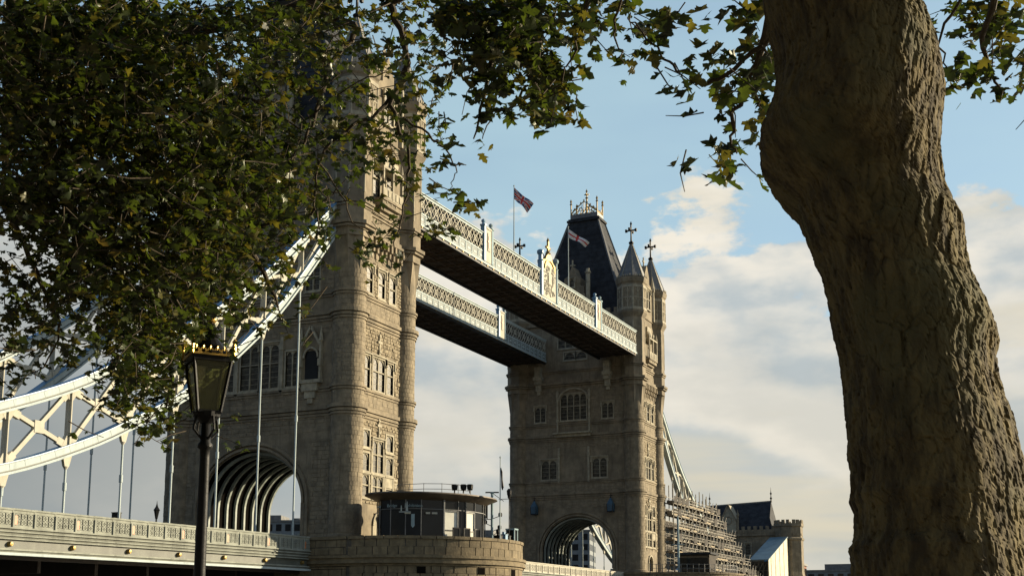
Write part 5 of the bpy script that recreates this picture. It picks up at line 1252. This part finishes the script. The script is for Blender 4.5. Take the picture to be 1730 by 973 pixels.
ROWS=["99999888888867799987776136000002577","99999988888766679985453246000003466","99999998877645567794012456000003455","99999999865656526593000136000002331",
"99999999876776533040000024000000000","89989999997565430000000262000000000","99999999998334450000000000000000000","89999999987133440000000000000000000",
"47999999873163000000000000000000000","78999999862010000000000000000000000","88789997453000000000000000000000000","75689985001000000000000000000000000",
"53379871000000000000000000000000000","00058741000000000000000000000000000","00015703000000000000000000000000000"]
DEN={'0':0,'1':1.5,'2':4,'3':9,'4':14,'5':21,'6':30,'7':44,'8':75,'9':185}
def make_foliage():
    rng=np.random.default_rng(21); out={'A':[[],[],[],[]],'B':[[],[],[],[]]}; tw={'A':G(),'B':G()}
    for j,row in enumerate(ROWS):
        for i,ch in enumerate(row):
            if ch=='0': continue
            key='A' if i>=15 else 'B'; d0=(11.5 if i<22 else 9.6) if key=='A' else 14.5; spread=1.0 if key=='A' else 2.2
            if key=='A' and i>=31: d0=11.5
            total=DEN[ch]*(1.35 if key=='B' else .8); total*=rng.uniform(.85,1.15); ns=max(1,int(round(total/5.0)))
            for _ in range(ns):
                u=(i+rng.random())*50; v=(j+rng.random())*50
                if ch=='9' and i<3 and j<9: pass
                dd=d0+rng.normal(0,spread*.6); dd=max(dd,15.2) if (300<u<392 and 585<v<708) else dd; c=np.array(at(u,v,max(dd,7.5))); k=max(1,int(round(total/ns)))
                ax=rng.normal(0,1,3); ax[2]=-abs(ax[2])*.5-.25; ax/=np.linalg.norm(ax); ln=rng.uniform(.16,.34)*(1 if key=='B' else .85)
                s=rng.uniform(-.5,.5,k); pos=c+ax*(s*ln)[:,None]+rng.normal(0,.035,(k,3))
                sz=rng.uniform(.07,.15,k)*(1 if key=='A' else .84); R_=rots(k,rng)
                x_=rng.random(k); warm=.004 if v<200 else .01
                mi=np.where(x_<warm,2,np.where(x_<.22,1,np.where(x_<.72,0,3)))
                out[key][0].append(pos); out[key][1].append(R_); out[key][2].append(sz); out[key][3].append(mi)
                if rng.random()<.55: 
                    p0_=Vector(c-ax*ln*.9); p1_=Vector(c+ax*ln*.6); mid=p0_.lerp(p1_,.5)+Vector(rng.normal(0,.02,3)); tw[key].tube([p0_,mid,p1_],[.006,.005,.003],4,cap=False)
    return out,tw
FO,TW=make_foliage()
def limb(g,P,r0,r1,seed=0,wob=.04,n=8):
    rnd=random.Random(seed); P=[Vector(p) for p in P]; Q=[]
    for i in range(len(P)-1):
        p0_,p1_=P[i],P[i+1]; pa=P[max(i-1,0)]; pb=P[min(i+2,len(P)-1)]
        for k in range(6):
            t=k/6; q=.5*((2*p0_)+(p1_-pa)*t+(2*pa-5*p0_+4*p1_-pb)*t*t+(3*p0_-pa-3*p1_+pb)*t**3); Q.append(q+Vector([rnd.gauss(0,wob*.4) for _ in range(3)]))
    Q.append(P[-1]); N_=len(Q); g.tube(Q,[r0+(r1-r0)*(i/(N_-1))**.8 for i in range(N_)],n)
def A3(*t): return [at(u,v,d) for u,v,d in t]
# tree with the big trunk
TA=thing('plane_tree','big leaning plane tree trunk in the right foreground, bark sunlit on its right edge','tree',(0,0,0),'plane trees')
LEFT=[(-160,1300),(0,1291),(51,1299),(92,1309),(128,1313),(159,1311),(205,1299),(231,1288.5),(257,1282),(288,1286),(313,1304),(337,1322),(360,1345),(396,1358),(437,1373),(462,1386),(498,1395),(546,1406),(602,1416),(662,1423.5),(708,1427),(754,1431),(771,1430),(794,1435),(835,1436),(850,1433.6),(870,1443),(911,1443),(931,1433.6),(973,1437),(1100,1440),(1300,1430)]
RIGHT=[(-160,1515),(0,1548),(41,1558),(77,1574),(113,1587),(144,1594),(180,1595),(216,1593),(257,1589),(298,1592),(334,1599),(370,1615),(396,1630),(427,1633),(462,1641),(498,1653),(526,1672),(551,1681),(576,1687),(602,1682),(642,1687),(683,1700),(723,1712),(759,1722),(800,1734),(860,1745),(973,1765),(1100,1790),(1300,1830)]
D0=6.6
def trunk():
    V=[];Fc=[]; nr=330; rows_=np.arange(-160,1301,2.6)
    for iv,v in enumerate(rows_):
        ul=np.interp(v,[a for a,_ in LEFT],[b for _,b in LEFT]); ur=np.interp(v,[a for a,_ in RIGHT],[b for _,b in RIGHT])
        pl=at(ul,v,D0); pr_=at(ur,v,D0); c=(pl+pr_)/2; ax=(pr_-pl); ra=ax.length/2*.985; ax.normalize()
        vw=(c-CAM); vw.z=0; vw.normalize(); fz=Vector((-ax.y,ax.x,0)); fz.normalize()
        if fz.dot(vw)<0: fz=-fz
        rb_=ra*1.9
        for j in range(nr):
            th=2*math.pi*j/nr; d=ax*math.cos(th)*ra+fz*math.sin(th)*rb_; p=c+d; nrm=d.normalized()
            n1=noise.noise(Vector((p.x*4.5,p.y*4.5,p.z*2.2))); n2=noise.noise(Vector((p.x*13,p.y*13,p.z*6)))
            q=Vector((p.x*15+n2*.9,p.y*15+n1*.8,p.z*6.2+n2*.8)); dd,pp=noise.voronoi(q); e1=dd[1]-dd[0]; c1=noise.cell(pp[0]*7.3)
            q=Vector((p.x*38+n2*1.5,p.y*38,p.z*19+n1)); dd,pp=noise.voronoi(q); e2=dd[1]-dd[0]; c2=noise.cell(pp[0]*5.1)
            n4=noise.noise(Vector((p.x*70,p.y*70,p.z*40)))
            h=.016*n1+.008*c1-.008*max(0,1-e1/.16)+.004*c2-.003*max(0,1-e2/.2)+.0015*n4
            V.append(tuple(p+nrm*h))
    m_=len(rows_)
    for i in range(m_-1):
        for j in range(nr):
            a=i*nr+j; b_=i*nr+(j+1)%nr; Fc.append((a,a+nr,b_+nr,b_))
    me=bpy.data.meshes.new('trunk'); me.from_pydata(V,[],Fc); me.materials.append(M['bark']); me.update(); return me
put('trunk',trunk(),TA)
# root flare down to the promenade
pb=at(1610,1290,D0); g=G(); g.lathe(pb.x,pb.y,[(.50,2.2),(.50,2.6)],20); 
limbs=[(A3((1420,-120,6.7),(1250,-260,8),(1120,-200,9.5),(1020,-60,10.5),(985,40,10.8)),.16,.012),
 (A3((1400,-150,6.8),(1300,-120,8.5),(1292,60,9.4),(1240,190,9.6),(1245,260,9.6)),.06,.006),
 (A3((1300,60,9.4),(1215,135,9.6),(1160,120,9.7),(1105,75,9.9),(1060,30,10)),.02,.005),
 (A3((1130,-170,9.5),(960,-120,11),(850,-30,11.6),(830,120,11.6),(800,235,11.4)),.08,.007),
 (A3((850,-30,11.6),(900,80,11.7),(930,200,11.5)),.03,.006),
 (A3((1500,-150,6.8),(1620,-200,8.5),(1700,-80,10.5),(1660,60,11.2),(1690,170,11.4)),.09,.006),
 (A3((1660,-50,10.8),(1590,60,11.3),(1612,140,11.4)),.02,.004),
 (A3((1050,-20,10.4),(1040,60,10.4),(1055,110,10.3)),.015,.004),
 (A3((985,40,10.8),(960,110,10.9),(915,190,11)),.012,.004),
 (A3((1290,80,9.4),(1275,150,9.5),(1300,200,9.5)),.012,.004)]
for i,(P_,r0_,r1_) in enumerate(limbs):
    g=G(); limb(g,P_,r0_,r1_,i); obj('branch',g,M['twig'],TA)
TB=thing('plane_tree','leafy plane tree crown filling the upper left of the view','tree',(0,0,0),'plane trees')
tbx=at(-650,900,15); g=G(); limb(g,[(tbx.x,tbx.y,2.3),(tbx.x+.1,tbx.y,5),(tbx.x-.2,tbx.y+.1,8.5),(tbx.x-.3,tbx.y,12)],.5,.3,3,.03,20); obj('trunk',g,M['bark'],TB)
limbs=[(A3((-650,300,15),(-300,150,15),(0,80,15),(250,60,15),(470,20,14.8),(640,-40,14.5)),.22,.05),
 (A3((-650,600,15),(-300,420,15),(0,330,15),(220,330,14.8),(400,400,14.5),(470,520,14.3)),.2,.012),
 (A3((640,-60,14.5),(665,20,14.2),(690,110,14),(662,180,13.9),(690,260,13.8),(685,330,13.8),(660,440,13.7)),.05,.006),
 (A3((470,20,14.8),(600,40,14.3),(560,110,14.2),(530,200,14),(500,260,14),(440,320,14)),.045,.006),
 (A3((690,110,14),(640,190,13.9),(560,240,13.8),(530,330,13.8),(550,420,13.7)),.03,.005),
 (A3((680,200,13.8),(740,240,13.6),(770,280,13.5),(760,320,13.5)),.016,.004),
 (A3((400,400,14.5),(520,360,14),(560,330,14),(590,300,14)),.02,.004),
 (A3((220,330,14.8),(250,480,14.5),(290,620,14.3),(270,730,14.2)),.05,.006),
 (A3((0,330,15),(60,460,15),(100,560,14.8),(60,640,14.8)),.04,.005),
 (A3((650,10,14.3),(760,-20,13.9),(860,40,13.6),(840,160,13.5),(815,235,13.4)),.035,.005),
 (A3((540,270,13.9),(590,360,13.8),(640,420,13.7)),.012,.004),
 (A3((250,60,15),(330,160,14.8),(430,170,14.5),(560,260,14.2)),.04,.006),
 (A3((520,200,14),(620,130,13.9),(690,120,13.9)),.014,.004)]
for i,(P_,r0_,r1_) in enumerate(limbs):
    g=G(); limb(g,P_,r0_,r1_,40+i); obj('branch',g,M['twig'],TB)
for key,T in (('A',TA),('B',TB)):
    pos=np.concatenate(FO[key][0]); rot=np.concatenate(FO[key][1]); sz=np.concatenate(FO[key][2]); mi=np.concatenate(FO[key][3])
    dist=np.linalg.norm(pos-np.array(CAM),axis=1); app=sz/dist
    order=np.argsort(-app); big=order[:300]; rest=order[300:]
    put('foliage',leafmesh('foliage',pos[rest],rot[rest],sz[rest],mi[rest]),T,kind='stuff')
    o=obj('twigs',TW[key],M['twig'],T); o['kind']='stuff'
    base=[leafmesh('leaf',np.zeros((1,3)),np.eye(3)[None],np.ones(1),np.array([k])) for k in range(4)]
    for q in big:
        m4=Matrix([[*(rot[q][r]*sz[q]),pos[q][r]] for r in range(3)]+[[0,0,0,1]])
        o=bpy.data.objects.new('leaf',base[int(mi[q])]); COL.objects.link(o); o.parent=T; o.matrix_basis=m4
def crown(T,cx_,cy_,cz_,rx,ry,rz_,n,seed):  # unseen leaf masses added out of frame to dim sky light on the foreground
    rng=np.random.default_rng(seed); P_=rng.normal(0,1,(n*2,3)); P_/=np.linalg.norm(P_,axis=1)[:,None]; P_*=rng.random((n*2,1))**.4
    cl=rng.normal(0,1,(n//14,3)); cl/=np.linalg.norm(cl,axis=1)[:,None]; cl*=rng.random((len(cl),1))**.4
    pos=np.repeat(cl,14,0)[:n]*[rx,ry,rz_]+rng.normal(0,.42,(len(np.repeat(cl,14,0)[:n]),3))+[cx_,cy_,cz_]
    d=pos-np.array(CAM); w_=d@np.array(_fw); u=PX+FPX*(d@np.array(_rt))/np.where(w_>.1,w_,.1); v=PY-FPX*(d@np.array(_up))/np.where(w_>.1,w_,.1)
    keep=~((w_>.1)&(u>-120)&(u<1850)&(v>-90))&(pos[:,2]>6.5); pos=pos[keep]; n_=len(pos)
    o=put('foliage',leafmesh('foliage',pos,rots(n_,rng),rng.uniform(.2,.34,n_),rng.integers(0,4,n_)%4),T); o['kind']='stuff'
TCc=thing('plane_tree','unseen plane tree added behind the viewpoint to block sky light on the near trunk','tree',(0,0,0),'plane trees')  # unseen tree added to cut the sky light reaching trunk and leaves
g=G(); limb(g,[(79,-113,2.3),(79.1,-113,5),(78.8,-112.6,8),(78.5,-112.4,11)],.45,.3,9,.03,20); obj('trunk',g,M['bark'],TCc)
crown(TCc,76,-113,8.6,12,5,3.6,20000,8); crown(TA,74,-101,13.0,10,8,3.6,15000,5); crown(TB,58,-99,13.0,9,8,4.0,13000,6)
print('leaves',sum(len(np.concatenate(FO[k][2])) for k in FO),'objects',len(bpy.data.objects))
